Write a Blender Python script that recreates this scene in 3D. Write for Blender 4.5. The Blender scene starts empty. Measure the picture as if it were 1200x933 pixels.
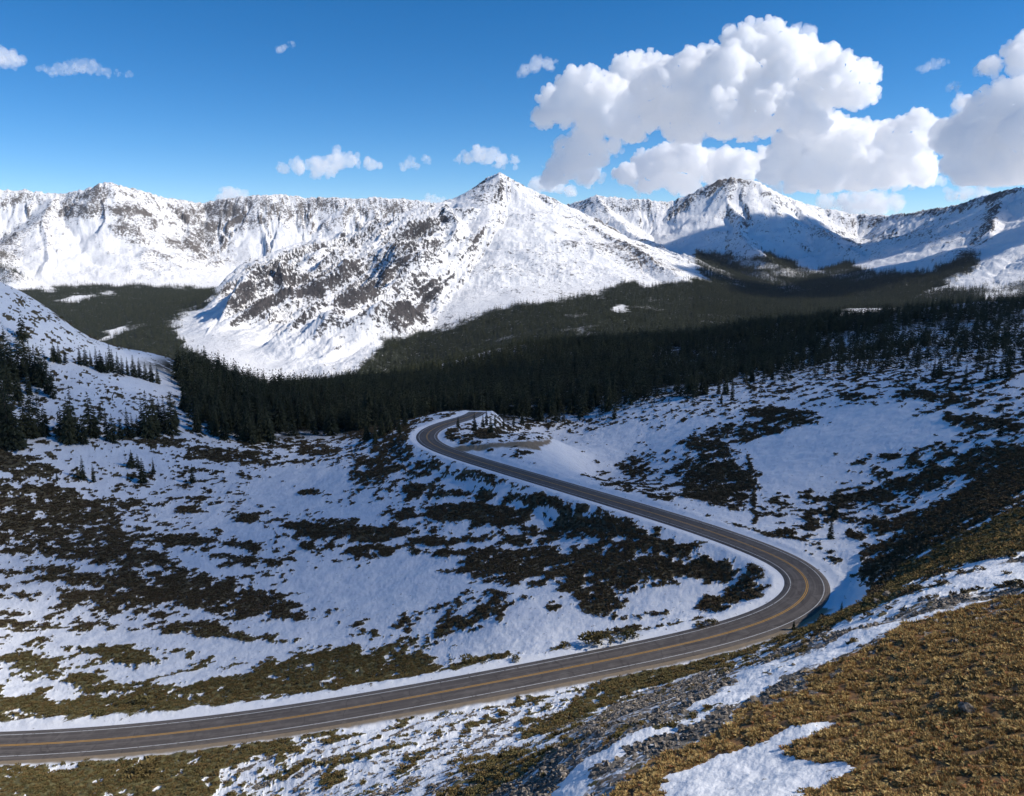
TQ, SQ, NTREES, DOCLOUDS, DOSHADE, HAZE, SKY, SUNE, EXPO, VB, AIR = 1., 1., 300, True, True, .9e-5, .115, 4.2, .27, 64, 1.0
import bpy, math, random
import numpy as np
from math import radians, degrees
C = bpy.context.scene
COL = C.collection
rng = np.random.default_rng(11)
random.seed(11)
F32 = np.float32

# ------------------------------------------------------------------ camera model (photo is 1200 x 933)
PW, PH, FOC, HOR = 1200., 933., 950., 280.
PITCH = math.atan((PH/2-HOR)/FOC)
cp, sp = math.cos(PITCH), math.sin(PITCH)

def ray(px, py):
    px = np.asarray(px, float); py = np.asarray(py, float)
    u = (PH/2-py)/FOC; x = (px-PW/2)/FOC
    fy = cp+u*sp; fz = -sp+u*cp
    h = np.hypot(x, fy)
    return np.arctan2(x, fy), fz/h           # azimuth (from +Y to +X), tangent of elevation

def project(x, y, z):
    d = y*cp-z*sp
    d = np.where(d > .5, d, .5)
    return PW/2+FOC*x/d, PH/2-FOC*(y*sp+z*cp)/d

def pt(px, py, r):
    a, t = ray(px, py)
    return np.array([r*math.sin(a), r*math.cos(a), r*t])

def sstep(a, b, x):
    t = np.clip((x-a)/(b-a), 0, 1)
    return t*t*(3-2*t)

# ------------------------------------------------------------------ noise
_p = np.random.default_rng(5).permutation(256).astype(np.int32)
_perm = np.concatenate([_p, _p])
_ga = np.random.default_rng(6).uniform(0, 2*math.pi, 256)
_gx = np.cos(_ga).astype(F32); _gy = np.sin(_ga).astype(F32)
def perlin(x, y, seed=0):
    x = np.asarray(x, F32); y = np.asarray(y, F32)
    xf = np.floor(x); yf = np.floor(y)
    xi = xf.astype(np.int32)+seed*37; yi = yf.astype(np.int32)+seed*91
    dx = x-xf; dy = y-yf
    X0 = xi & 255; X1 = (xi+1) & 255; Y0 = yi & 255; Y1 = (yi+1) & 255
    a0 = _perm[X0]; a1 = _perm[X1]
    def g(a, Y, ex, ey):
        h = _perm[a+Y]
        return _gx[h]*ex+_gy[h]*ey
    n00 = g(a0, Y0, dx, dy); n10 = g(a1, Y0, dx-1, dy)
    n01 = g(a0, Y1, dx, dy-1); n11 = g(a1, Y1, dx-1, dy-1)
    u = dx*dx*dx*(dx*(dx*6-15)+10); v = dy*dy*dy*(dy*(dy*6-15)+10)
    return (1.45*((n00*(1-u)+n10*u)*(1-v)+(n01*(1-u)+n11*u)*v)).astype(F32)
def fbm(x, y, oct=4, seed=0, gain=.5, lac=2.03):
    s = 0; a = 1.; t = 0
    for o in range(oct):
        s = s+a*perlin(x, y, seed+o*3); t += a
        x = x*lac+17.3; y = y*lac-9.1; a *= gain
    return s/t
def ridged(x, y, oct=4, seed=0, gain=.55, lac=2.1):
    s = 0; a = 1.; t = 0
    for o in range(oct):
        s = s+a*(1-np.abs(perlin(x, y, seed+o*3))*2); t += a
        x = x*lac+11.7; y = y*lac+5.3; a *= gain
    return s/t

# ------------------------------------------------------------------ thin plate interpolation in (azimuth, ln r)
def tps_fit(A, L, V, lam=1e-3):
    P = np.stack([A, L], 1); n = len(P)
    d2 = ((P[:, None]-P[None])**2).sum(-1)
    K = .5*d2*np.log(d2+1e-12)
    M = np.zeros((n+3, n+3)); M[:n, :n] = K+lam*np.eye(n)
    M[:n, n] = 1; M[:n, n+1:] = P; M[n, :n] = 1; M[n+1:, :n] = P.T
    w = np.linalg.solve(M, np.concatenate([V, [0, 0, 0]]))
    return P, w
def tps_eval(fit, A, L):
    P, w = fit
    sh = A.shape; A = A.ravel(); L = L.ravel()
    out = np.empty(len(A))
    for i in range(0, len(A), 200000):
        a = A[i:i+200000]; l = L[i:i+200000]
        d2 = ((a[:, None]-P[None, :, 0])**2+(l[:, None]-P[None, :, 1])**2).astype(F32)
        out[i:i+200000] = (.5*d2*np.log(d2+F32(1e-12)))@w[:-3].astype(F32)+w[-3]+w[-2]*a+w[-1]*l
    return out.reshape(sh)
ASC = 1.6

# road centre line: photo pixels and height below the lens
ROADPX = [(-330, 872, -96), (-160, 880, -92), (0, 878, -88), (133, 870, -86.2), (267, 855, -84.2), (400, 833, -82), (500, 815, -80.2), (600, 796, -78.3), (700, 776, -76.2),
          (800, 757, -74.0), (850, 745, -72.8), (900, 730, -71.6), (930, 718, -70.7), (950, 705, -70), (959, 692, -69.5), (957, 680, -69.4), (945, 668, -69.5),
          (925, 657, -69.8), (900, 647.5, -70.2), (850, 627, -71), (800, 611, -72), (733, 592, -73.5), (667, 572, -75.2), (600, 552.5, -77.2),
          (567, 543, -78.2), (533, 532.5, -79.5), (510, 524.5, -80.3), (497, 517.5, -80.8), (494, 511, -81.1), (501, 503.5, -81.3), (515, 497.5, -81.6), (536, 492.5, -82), (550, 489.6, -82.6), (558, 486.3, -83.5), (560, 482.5, -84.8)]
def zp(px, py, z):
    a, t = ray(px, py); return (a, z/t, z)
def rp(px, py, r):
    a, t = ray(px, py); return (a, r, r*t)
def ap(px, r, z):
    a, t = ray(px, 400.); return (a, r, z)
ctrl = [zp(*q) for q in ROADPX if 0 <= q[0] and q[0] < 560]
ctrl = [zp(*q) for q in ROADPX[2:35]]
ctrl += [rp(*q) for q in [
 (560,932,68),(420,932,92),(300,932,109),(120,932,124),(0,932,131),(-100,932,134),(500,880,104),(600,870,97),
 (1050,690,124),(1290,600,130),
 (1199,560,200),(1100,620,176),(1030,650,180),(1199,500,265),(1100,550,245),(1000,590,230),(900,560,255),(880,605,215),
 (1199,440,340),(1100,470,320),(1000,490,320),(900,490,345),(800,520,330),(700,530,350),(800,570,262),(700,560,310),(620,520,380),(1290,440,340),
 # left hillside
 (0,500,380),(0,440,430),(0,380,475),(0,333,525),(100,480,402),(200,500,402),(100,430,455),(100,396,535),(60,365,530),(200,445,500),(190,418,580),
 (300,500,430),(300,462,600),(400,500,470),(450,495,470),(260,440,640),(-90,400,450),(-90,300,520),
 # forest
 (450,480,540),(450,462,700),(600,480,480),(600,452,640),(600,425,880),(600,408,1120),(750,470,440),(800,455,470),(800,422,700),(800,398,1020),
 (900,440,480),(900,402,760),(900,382,1020),(1000,430,460),(1000,395,720),(1050,370,980),(1199,420,430),(1199,385,620),(1199,356,930),(1100,362,1000),
 (380,462,800),(500,440,900),(420,450,980),(1290,360,900)]]
ctrl += [zp(*q) for q in [
 (600,700,-80),(500,760,-86),(500,640,-87.5),(700,680,-77.5),(800,685,-74.5),(850,660,-72.8),(650,620,-81),(575,507,-81.5),(640,510,-80.5),(550,585,-83),(480,560,-85.5),
 (300,700,-95),(300,780,-91),(150,820,-90),(0,835,-90),(0,750,-94),(100,740,-95),(0,650,-95),(150,640,-95),(300,620,-95),(430,600,-90),
 (400,540,-92),(300,560,-97),(200,560,-95),(0,560,-86),(100,560,-91),(450,520,-87),(-90,750,-93)]]
ctrl += [ap(*q) for q in [(0,750,-135),(100,850,-180),(200,1000,-225),(300,1150,-250),(0,1100,-250),
 (-100,1500,-330),(0,1500,-330),(200,1500,-345),(400,1500,-350),(600,1500,-290),(800,1500,-250),(1000,1500,-235),(1199,1500,-200),(1300,1500,-180),
 (0,2200,-390),(300,2200,-410),(600,2200,-330),(900,2200,-260),(1199,2200,-220),
 (1199,5,-5),(600,5,-5),(0,5,-5),(1199,2,-2.0),(600,2,-2.2),(0,2,-2.2),(600,20,-21),(600,40,-35),(600,55,-44),(0,20,-17),(0,60,-46),(0,90,-66),(300,60,-50),(300,85,-67),(1199,20,-18),(1199,34,-23.5),(900,22,-20),(900,34,-27)]]
PLANE = (.30, -.38, 21.)      # the near tundra slope is close to a plane
for q in [(1199,932),(1000,932),(850,932),(720,932),(700,865),(900,850),(900,800),(850,815),(1000,800),(1000,745),(1100,800),(1199,800),(1199,720),(1100,720),(1199,660),(1100,680),(1199,615),(1290,700),(1290,800),(1290,932),(800,880)]:
    a_, t_ = ray(*q); r_ = PLANE[2]/(PLANE[0]*math.sin(a_)+PLANE[1]*math.cos(a_)-t_); ctrl.append((a_, r_, r_*t_))
ctrl = np.array(ctrl)
NEARFIT = tps_fit(ctrl[:, 0]*ASC, np.log(ctrl[:, 1]), ctrl[:, 2], 2e-4)
def near_z(az, r):
    z = tps_eval(NEARFIT, np.clip(az, -radians(40), radians(40))*ASC, np.log(np.maximum(r, 6.)))
    return np.where(r < 6, -1.9+(z+1.9)*r/6, z)

# valley floor far away
fl = [rp(*q) for q in [(-100,340,5200),(20,338,5200),(150,337,5300),(250,336,5400),(150,372,3600),(80,352,4400),(220,400,2900),(250,415,2500),(430,437,2450),(330,440,2400),
  (520,400,2500),(600,352,2850),(700,348,2950),(560,375,2650),(800,335,3300),(900,352,3500),(1000,340,3700),(1100,345,3400),(1199,352,3000),(1199,320,3900),
  (900,330,4200),(1000,315,4500),(1100,310,4300),(850,372,2600),(1000,362,2600),(700,385,2200),(400,330,5000),(1290,330,3500)]]
fl += [ap(*q) for q in [(-100,1400,-330),(200,1400,-340),(400,1400,-350),(600,1400,-290),(800,1400,-250),(1000,1400,-235),(1199,1400,-200),
  (0,10000,-100),(400,10000,-100),(800,10000,-100),(1199,10000,0),(-100,2500,-370),(100,2400,-400)]]
fl = np.array(fl)
FLOORFIT = tps_fit(fl[:, 0]*ASC, np.log(fl[:, 1]), fl[:, 2], 1e-3)

# ridge lines: [points(px,py,r)], steepness, reach, gully size, gully depth, group
RIDGES = [
 # central peak
 ([(590,200.5,4000),(607,211,3985),(640,228,3930),(680,256,3800),(740,290,3550),(800,322,3250)], .62, 1500, 110, .10, 1),
 ([(590,200.5,4000),(574,208,4060),(560,216,4120),(540,228,4150),(522,238,4160),(490,252,4200)], .8, 1100, 90, .35, 1),
 ([(590,200.5,4000),(592,226,3900),(591,246,3760),(596,275,3550),(610,310,3250)], .60, 1500, 100, .12, 1, 2.1),
 ([(522,240,3640),(545,242,3640),(570,247,3680),(592,252,3700),(625,258,3720)], .55, 1600, 120, .10, 1, 1.7, 1.3),
 ([(522,240,3640),(531,262,3480),(524,290,3280),(515,322,3080),(508,350,2900),(520,380,2720)], .62, 1300, 95, .55, 1, 1.6, .5),
 ([(522,240,3800),(490,254,3980),(450,268,4000),(410,290,3950),(380,306,3850)], .85, 800, 85, .5, 1),
 ([(490,252,4060),(430,268,4250),(390,276,4300),(350,284,4350),(320,298,4250),(285,325,4100),(262,350,3900)], .75, 900, 100, .30, 1),
 ([(400,303,3720),(370,318,3520),(340,322,3380),(315,314,3270),(300,325,3200),(280,350,3080),(255,385,2900),(235,405,2750)], .85, 600, 65, .5, 1, 1.6),
 ([(315,314,3270),(330,335,3140),(352,362,2980),(370,392,2800)], .85, 500, 65, .4, 1, 1.7),
 # left range
 ([(-260,225,7200),(-120,220,7000),(-40,226,6900),(0,221,6800),(30,222,6750),(65,226,6700),(100,221,6600),(118,215,6550),(133,214,6550),(150,219,6600),(185,229,6700),(215,234,6800),(238,237,6850)], .80, 2600, 170, .28, 2),
 ([(238,237,6850),(262,231,6800),(300,228,6750),(330,227,6750),(360,230,6750),(400,230,6700),(440,231,6700),(480,233,6700),(520,238,6700),(570,250,6700)], .85, 1500, 150, .24, 2),
 ([(133,214,6550),(142,250,6250),(152,285,5950),(160,320,5600)], .7, 1200, 110, .3, 2),
 ([(65,226,6700),(50,255,6300),(62,290,5900),(50,320,5500)], .6, 1300, 120, .2, 2),
 ([(238,237,6850),(222,262,6500),(228,290,6150),(235,318,5800)], .75, 1000, 110, .3, 2),
 ([(-120,240,6300),(-60,270,5900),(-20,300,5500),(10,318,5200)], .6, 1100, 110, .2, 2),
 # right range
 ([(600,250,6000),(640,246,5900),(668,239,5600),(700,228,5500),(735,232,5450),(770,235,5450),(792,236,5500),(812,226,5490),(828,216,5480),(842,210,5460),(856,208,5450),(870,209,5450),(886,213,5450),(905,221,5500),(930,231,5600),
   (960,242,5700),(1000,250,5800),(1040,252,5700),(1080,246,5400),(1130,237,5050),(1165,226,4850),(1185,221,4750),(1230,215,4600),(1300,190,4500),(1500,170,4300)], .75, 2200, 130, .22, 3),
 ([(700,228,5500),(712,250,5200),(740,272,4850),(775,292,4450),(815,302,4100)], .55, 1300, 110, .12, 3),
 ([(858,208,5450),(850,232,5250),(862,262,4950),(880,285,4600),(900,305,4300)], .7, 1000, 90, .25, 3),
 ([(930,231,5600),(955,262,5200),(985,285,4850),(1010,300,4600)], .6, 900, 90, .25, 3),
 ([(1185,221,4750),(1172,245,4450),(1158,270,4150),(1140,296,3850),(1105,318,3600),(1050,335,3400)], .62, 900, 90, .15, 3),
 ([(1300,190,4500),(1260,240,4100),(1220,280,3700),(1199,315,3400)], .5, 1200, 110, .12, 3),
]
def far_z(x, y, az, r, detail=True):
    base = tps_eval(FLOORFIT, np.clip(az, -radians(48), radians(48))*ASC, np.log(np.clip(r, 1400, 10500)))
    H = np.full(x.shape, -1e9); G = np.zeros(x.shape, np.int8); ST = np.zeros(x.shape, F32)
    wx = fbm(x/420, y/420, 3, 21); wy = fbm(x/420+40, y/420, 3, 22)
    for k, (pts, steep, reach, gs, gd, grp, *side) in enumerate(RIDGES):
        P = np.array([pt(*q) for q in pts])
        xw = x+wx*60*(1 if grp else 0); yw = y+wy*60
        best = np.full(x.shape, 1e9); bz = np.zeros(x.shape); bs = np.zeros(x.shape); s0 = 0
        score = np.full(x.shape, -1e9)
        for a, b in zip(P[:-1], P[1:]):
            dx, dy = b[0]-a[0], b[1]-a[1]; L = math.hypot(dx, dy)
            t = np.clip(((xw-a[0])*dx+(yw-a[1])*dy)/L**2, 0, 1)
            d = np.hypot(xw-a[0]-t*dx, yw-a[1]-t*dy)
            z = a[2]+t*(b[2]-a[2])
            if side: d = d*(1+(side[0]-1)*sstep(25, -25, (dx*(yw-a[1])-dy*(xw-a[0]))/L))
            if len(side) > 1:
                tu = ((xw-a[0])*dx+(yw-a[1])*dy)/L**2; d = d+np.abs(tu-t)*L*side[1]
            sc = z-steep*d/(1+d/(reach*1.8))
            m = sc > score
            score = np.where(m, sc, score); best = np.where(m, d, best); bz = np.where(m, z, bz); bs = np.where(m, s0+t*L, bs)
            s0 += L
        # concave profile
        drop = steep*best/(1+best/(reach*1.8))
        if detail:
            gl = ridged(bs/gs+wx*.8+k*7, best/(gs*5)+wy*.5, 4, 31+k)
            amp = gd*gs*1.5*sstep(0, gs*1.6, best)*(1-.92*sstep(reach*.35, reach*1.0, best))
            h = bz-drop+(gl-.55)*amp
        else:
            gl = 0; h = bz-drop
        m = h > H
        H = np.where(m, h, H); G = np.where(m, grp, G).astype(np.int8)
        if detail and x.shape[0] > 1: ST = np.where(m, fbm(bs/26+wx*.5+k*5, best/190+wy*.4, 5, 35, .62), ST)
    # smooth maximum with the floor
    k = 28.
    dlt = np.clip((H-base)/k, -30, 30)
    Z = base+k*np.log1p(np.exp(dlt))
    mt = sstep(-10, 60, H-base)
    if detail:
        n = fbm(x/260, y/260, 7, 41, 0.52)
        rd = ridged(x/170, y/170, 5, 51, .55)
        Z = Z+mt*(n*14+(rd-.5)*11+(ridged(x/48, y/48, 3, 57, .6)-.5)*4+ST*13)+(1-mt)*n*9
        px, py = project(x, y, Z)
        M = np.zeros(x.shape, F32)
        mb = (r > 2300) & (r < 4400) & (px > 190) & (px < 560)
        if mb.any():
            M[mb] = sstep(-14, 22, poly_in(px[mb]+wx[mb]*10, py[mb]+wy[mb]*10, [(524,240),(500,246),(440,262),(380,280),(330,296),(290,316),(255,345),(228,380),(215,410),(300,425),(400,420),(470,400),(512,365),(514,330),(522,290)]))
            M = M*sstep(0, 90, H-base)
            cc = .80*x-.60*y+wx*55; ll = -.60*x-.80*y
            g1 = ridged(cc/165, ll/1100, 2, 61, .35); g2 = ridged(cc/60, ll/380, 3, 63, .5)
            Z = Z+M*((g1-.35)*125+(g2-.45)*44)
            ST = ST+M*(.12+.5*(g1-.55))
        global STREAK, FLANK
        FLANK = M
        STREAK = ST
    return Z, G, mt

# ------------------------------------------------------------------ road polyline
def smooth_curve(P, step=1.5):
    P = np.array(P, float)
    for _ in range(2):   # light relaxation of digitising noise
        Q = P.copy(); Q[1:-1] = .25*P[:-2]+.5*P[1:-1]+.25*P[2:]; P = Q
    out = []
    n = len(P)
    for i in range(n-1):
        p0 = P[max(i-1, 0)]; p1 = P[i]; p2 = P[i+1]; p3 = P[min(i+2, n-1)]
        m = max(2, int(np.linalg.norm(p2-p1)/step))
        for t in np.linspace(0, 1, m, endpoint=False):
            out.append(.5*((2*p1)+(-p0+p2)*t+(2*p0-5*p1+4*p2-p3)*t*t+(-p0+3*p1-3*p2+p3)*t**3))
    out.append(P[-1])
    return np.array(out)
_rp = []
for px, py, z in ROADPX:
    a, t = ray(px, py); r = z/t
    _rp.append((r*math.sin(a), r*math.cos(a), z))
ROAD = smooth_curve(_rp)
# resample evenly
_s = np.concatenate([[0], np.cumsum(np.linalg.norm(np.diff(ROAD[:, :2], axis=0), axis=1))])
RS = np.arange(0, _s[-1], 1.5)
ROAD = np.stack([np.interp(RS, _s, ROAD[:, i]) for i in range(3)], 1)
_k = np.ones(15)/15
for i in range(3):
    pad = np.pad(ROAD[:, i], 7, mode='reflect', reflect_type='odd')
    ROAD[:, i] = np.convolve(pad, _k, 'valid')
RT = np.gradient(ROAD[:, :2], axis=0); RT /= np.linalg.norm(RT, axis=1)[:, None]
RN = np.stack([RT[:, 1], -RT[:, 0]], 1)       # right-hand side normal
def road_dist(x, y):
    """signed distance to the centre line and its height; big where far away"""
    sh = x.shape; x = x.ravel(); y = y.ravel()
    D = np.full(len(x), 999., F32); Zr = np.zeros(len(x), F32); SS = np.zeros(len(x), F32)
    lo = ROAD[:, :2].min(0)-45; hi = ROAD[:, :2].max(0)+45
    idx = np.nonzero((x > lo[0]) & (x < hi[0]) & (y > lo[1]) & (y < hi[1]))[0]
    R2 = ROAD[::2]; N2 = RN[::2]; T2 = RT[::2]
    for i in range(0, len(idx), 40000):
        j = idx[i:i+40000]
        ddx = (x[j, None]-R2[None, :, 0]).astype(F32); ddy = (y[j, None]-R2[None, :, 1]).astype(F32)
        q = ddx*ddx+ddy*ddy; m = q.argmin(1); kk = np.arange(len(j))
        ex = ddx[kk, m]; ey = ddy[kk, m]
        al = ex*T2[m, 0]+ey*T2[m, 1]
        D[j] = np.where(np.abs(al) < 6, ex*N2[m, 0]+ey*N2[m, 1], np.sqrt(q[kk, m])*1.0)
        gz = np.gradient(R2[:, 2])/3.0
        Zr[j] = R2[m, 2]+al*gz[m]; SS[j] = m*3.0+al
    return D.reshape(sh), Zr.reshape(sh), SS.reshape(sh)
# ------------------------------------------------------------------ outlines traced on the ground (photo pixels, laid on the terrain)
def poly_in(px, py, pts):
    """soft inside measure in pixels (positive inside) for a polygon"""
    n = len(pts); inside = np.zeros(px.shape, bool); dmin = np.full(px.shape, 1e9, F32)
    for i in range(n):
        x0, y0 = pts[i]; x1, y1 = pts[(i+1) % n]
        dx, dy = x1-x0, y1-y0
        t = np.clip(((px-x0)*dx+(py-y0)*dy)/(dx*dx+dy*dy+1e-9), 0, 1)
        d = (px-x0-t*dx)**2+(py-y0-t*dy)**2
        dmin = np.minimum(dmin, d)
        if y0 != y1:
            c = ((y0 > py) != (y1 > py)) & (px < (x1-x0)*(py-y0)/(y1-y0)+x0)
            inside ^= c
    d = np.sqrt(dmin)
    return np.where(inside, d, -d)
def with_box(px, py, pts, pad, f):
    xs = [p[0] for p in pts]; ys = [p[1] for p in pts]
    m = (px > min(xs)-pad) & (px < max(xs)+pad) & (py > min(ys)-pad) & (py < max(ys)+pad)
    return m

# dark shrub patches: centre x, y, half width, half height, tilt (degrees, + = falls to the right), strength
VEG = [
 (50,590,95,22,10,.5),(60,625,115,22,5,.5),(125,650,90,13,8,.45),(20,545,60,12,15,.4),(217,597,17,5,0,.6),(150,590,15,6,0,.5),(235,585,12,4,0,.5),
 (290,610,18,5,0,.5),(360,577,14,4,0,.5),(375,622,42,12,0,.5),(220,635,40,8,5,.5),(285,640,25,5,5,.5),(190,520,60,7,5,.35),(275,537,58,9,6,.5),
 (375,527,30,8,0,.45),(170,500,50,5,0,.2),(200,690,105,17,5,.6),(275,707,85,18,8,.6),(130,702,62,12,0,.5),(60,672,34,9,10,.5),(100,648,92,9,4,.5),
 (25,735,35,10,5,.45),(240,742,62,11,8,.5),(125,762,42,9,12,.6),(165,776,34,8,12,.6),(30,780,45,15,5,.4),(100,800,52,11,15,.5),(255,812,125,13,-8,.55),
 (350,785,62,12,-8,.5),(60,838,75,10,-2,.5),(180,838,80,7,-6,.5),(400,768,60,11,-6,.5),(330,748,25,6,0,.35),(380,640,28,6,0,.4),(300,660,45,7,6,.35),
 (620,660,112,17,-3,.6),(705,672,125,19,-2,.6),(765,648,62,14,0,.5),(560,650,62,9,0,.5),(560,722,95,7,-22,.4),(520,735,60,4,-25,.3),(705,700,32,20,0,.5),
 (718,747,30,14,-8,.5),(490,680,25,4,0,.5),(425,645,27,6,0,.5),(455,778,55,13,-5,.6),(525,786,60,7,-12,.5),(430,792,42,12,-5,.5),(575,772,35,8,-15,.4),
 (462,520,30,24,-35,.4),(445,545,32,10,15,.5),(428,562,28,9,0,.5),(502,547,24,6,0,.45),(492,575,22,9,0,.65),(540,600,42,11,-5,.65),(590,606,46,10,-5,.55),
 (628,588,36,9,5,.65),(700,620,62,11,10,.6),(745,636,52,11,10,.5),(570,581,17,7,0,.5),(556,560,32,7,8,.6),(530,578,16,4,0,.5),(470,601,25,6,0,.45),
 (445,625,42,8,-3,.6),(512,632,32,5,0,.6),(437,642,30,6,0,.5),(491,645,15,4,0,.6),(642,625,42,9,5,.4),(590,630,40,8,0,.25),(680,600,40,8,5,.3),
 (741,547,20,14,5,.4),(842,562,48,36,5,.5),(825,520,32,10,5,.45),(922,488,55,8,5,.55),(900,500,42,8,-5,.45),(860,505,40,10,0,.3),
 (1000,468,20,4,0,.4),(1070,462,26,5,0,.4),(1112,470,42,6,5,.4),(1150,497,45,9,5,.5),(1012,580,42,5,-8,.5),(1027,582,20,6,0,.5),(1045,535,12,4,0,.5),
 (960,606,26,13,-20,.5),(1070,608,62,9,-5,.4),(912,626,22,8,0,.4),(1100,560,70,12,-10,.4),(1170,540,50,16,-10,.5),(1120,600,90,16,-15,.5),(1060,640,70,14,-15,.45),
 (1170,575,60,20,-15,.6),(1030,668,40,12,-15,.4),(1000,690,40,10,-20,.3),
 (830,668,42,13,15,.6),(872,690,34,14,12,.55),(848,704,34,8,-5,.5),(800,655,42,9,8,.5),(893,672,14,12,20,.4),(810,730,22,6,-10,.5),(840,728,14,5,-10,.5),
 (560,512,30,6,-12,.4),(525,508,12,8,0,.4),(440,505,40,12,0,.35),(330,520,60,8,0,.25),(615,500,60,5,-6,.25),(600,555,10,4,0,.0),
 (1022,698,30,10,-12,.7),(1010,712,20,8,-20,.5),
 (980,440,90,8,0,.1),(1100,450,90,8,0,.15),(900,455,40,6,0,.15)]
SNOWY = [(470,692,75,22,-8,.8),(625,742,85,18,-10,.8),(1000,512,120,20,-5,.5),(1010,488,60,12,0,.6),(330,582,40,18,10,.5),(655,540,28,22,25,.9),(640,560,60,12,15,.6),
 (250,757,120,9,6,.7),(130,750,70,8,0,.5),(780,702,62,13,-5,.6),(420,600,60,10,0,.3),(370,560,60,12,5,.5),(480,660,60,12,0,.4),(620,700,40,20,-30,.4),
 (300,625,90,10,12,.3),(390,690,60,30,10,.4),(360,740,60,16,10,.4),(190,790,60,12,5,.7),(70,800,30,8,5,.3),(920,530,60,25,-10,.5),(940,560,60,15,-10,.4),(860,605,60,6,15,.6),
 (980,630,40,16,60,.4),(985,700,22,16,-30,.9),(1000,705,20,14,-30,.9),(730,520,100,20,-10,.3),(400,720,80,12,0,.3),(200,445,60,12,0,.4),(150,425,60,15,10,.3)]
def ell_field(px, py, L):
    out = np.zeros(px.shape, F32)
    for cx, cy, rx, ry, an, s in L:
        m = (np.abs(px-cx) < rx*1.5+4) & (np.abs(py-cy) < rx*1.0+ry*1.5+4)
        if not m.any(): continue
        c, sn = math.cos(radians(an)), math.sin(radians(an))
        dx = px[m]-cx; dy = py[m]-cy
        q = ((dx*c+dy*sn)/rx)**2+((-dx*sn+dy*c)/ry)**2
        out[m] = np.maximum(out[m], s*(1-sstep(.35, 1.5, q)))
    return out
LINES = [([(22,741),(50,738),(75,734),(95,731),(112,729)], 1.2), ([(133,807),(158,803),(178,797),(200,792),(225,787),(240,782)], 1.6), ([(287,798),(305,792),(322,786),(338,775),(350,770)], 2.), ([(335,765),(350,768),(362,762),(385,758)], 1.2),
 ([(878,532),(881,548),(879,562),(884,578),(886,596),(883,612)], 2.2), ([(885,560),(892,575)], 1.4), ([(400,575),(440,572),(470,577)], .8), ([(300,640),(330,628),(350,632)], .8), ([(260,600),(300,608),(318,622),(325,640)], .7), ([(845,628),(862,633),(872,640)], 1.)]
P_TUNDRA = [(1400,610),(1199,692),(1120,717),(1040,738),(960,782),(850,842),(762,892),(690,935),(560,1200),(1400,1400),(2200,1400),(2200,500)]
P_TSNOW = [(735,960),(765,930),(800,905),(850,880),(900,862),(990,846),(960,865),(918,884),(950,892),(1000,900),(965,925),(900,960)]
P_TALUS = [(560,935),(610,905),(690,845),(740,815),(800,798),(900,757),(1000,722),(1060,705),(1199,655),(1300,620),(1400,610),(1199,692),(1120,717),(1040,738),(960,782),(850,842),(762,892),(690,935),(640,1100),(500,1100)]
P_BANKVEG = [(660,838),(700,800),(780,778),(860,762),(935,738),(1000,712),(1030,700),(1070,690),(1040,708),(960,745),(880,768),(790,800),(745,815),(700,835),(660,860),(600,868)]
P_OLIVE = [(1400,560),(1199,600),(1110,635),(1050,668),(1030,690),(1045,695),(1110,668),(1199,650),(1400,600)]
P_BOTVEG = [(500,940),(545,910),(600,882),(668,874),(640,900),(600,920),(570,945),(520,990)]
P_LEFTVEG = [(-300,925),(0,905),(110,893),(250,868),(350,847),(420,842),(395,862),(340,875),(385,880),(300,888),(262,905),(255,940),(200,1100),(-300,1100)]
P_LEFTUP = [(-300,830),(0,812),(60,822),(130,818),(260,795),(400,765),(480,765),(560,790),(480,806),(400,812),(270,832),(150,848),(0,860),(-300,870)]
P_S1 = [(1065,690),(1110,676),(1230,660),(1230,684),(1150,690),(1080,706),(1040,708)]
P_S2 = [(805,832),(830,812),(870,786),(950,765),(1020,738),(1130,708),(1230,686),(1230,694),(1130,716),(1030,742),(985,765),(900,800),(850,826)]
P_S3 = [(840,792),(870,770),(960,742),(1020,718),(1075,703),(1090,704),(1020,732),(930,762),(880,782)]
P_S4 = [(640,935),(690,895),(760,850),(830,825),(830,832),(760,868),(700,905),(670,940)]
P_S5 = [(1120,736),(1180,718),(1190,720),(1140,738)]
P_S6 = [(520,880),(600,850),(680,825),(700,832),(640,870),(560,900)]
# forest floors
P_F4 = [(165,425),(230,415),(290,430),(330,438),(430,440),(520,425),(600,400),(700,385),(850,375),(950,365),(1100,358),(1199,350),(1199,372),(1050,388),(930,402),(905,425),(850,448),(760,462),(690,478),(600,494),(540,503),(480,500),(450,515),(400,508),(330,512),(270,505),(230,490),(215,450)]

def base_near(x, y):
    r = np.hypot(x, y); az = np.arctan2(x, y)
    return near_z(az, r)

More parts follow.
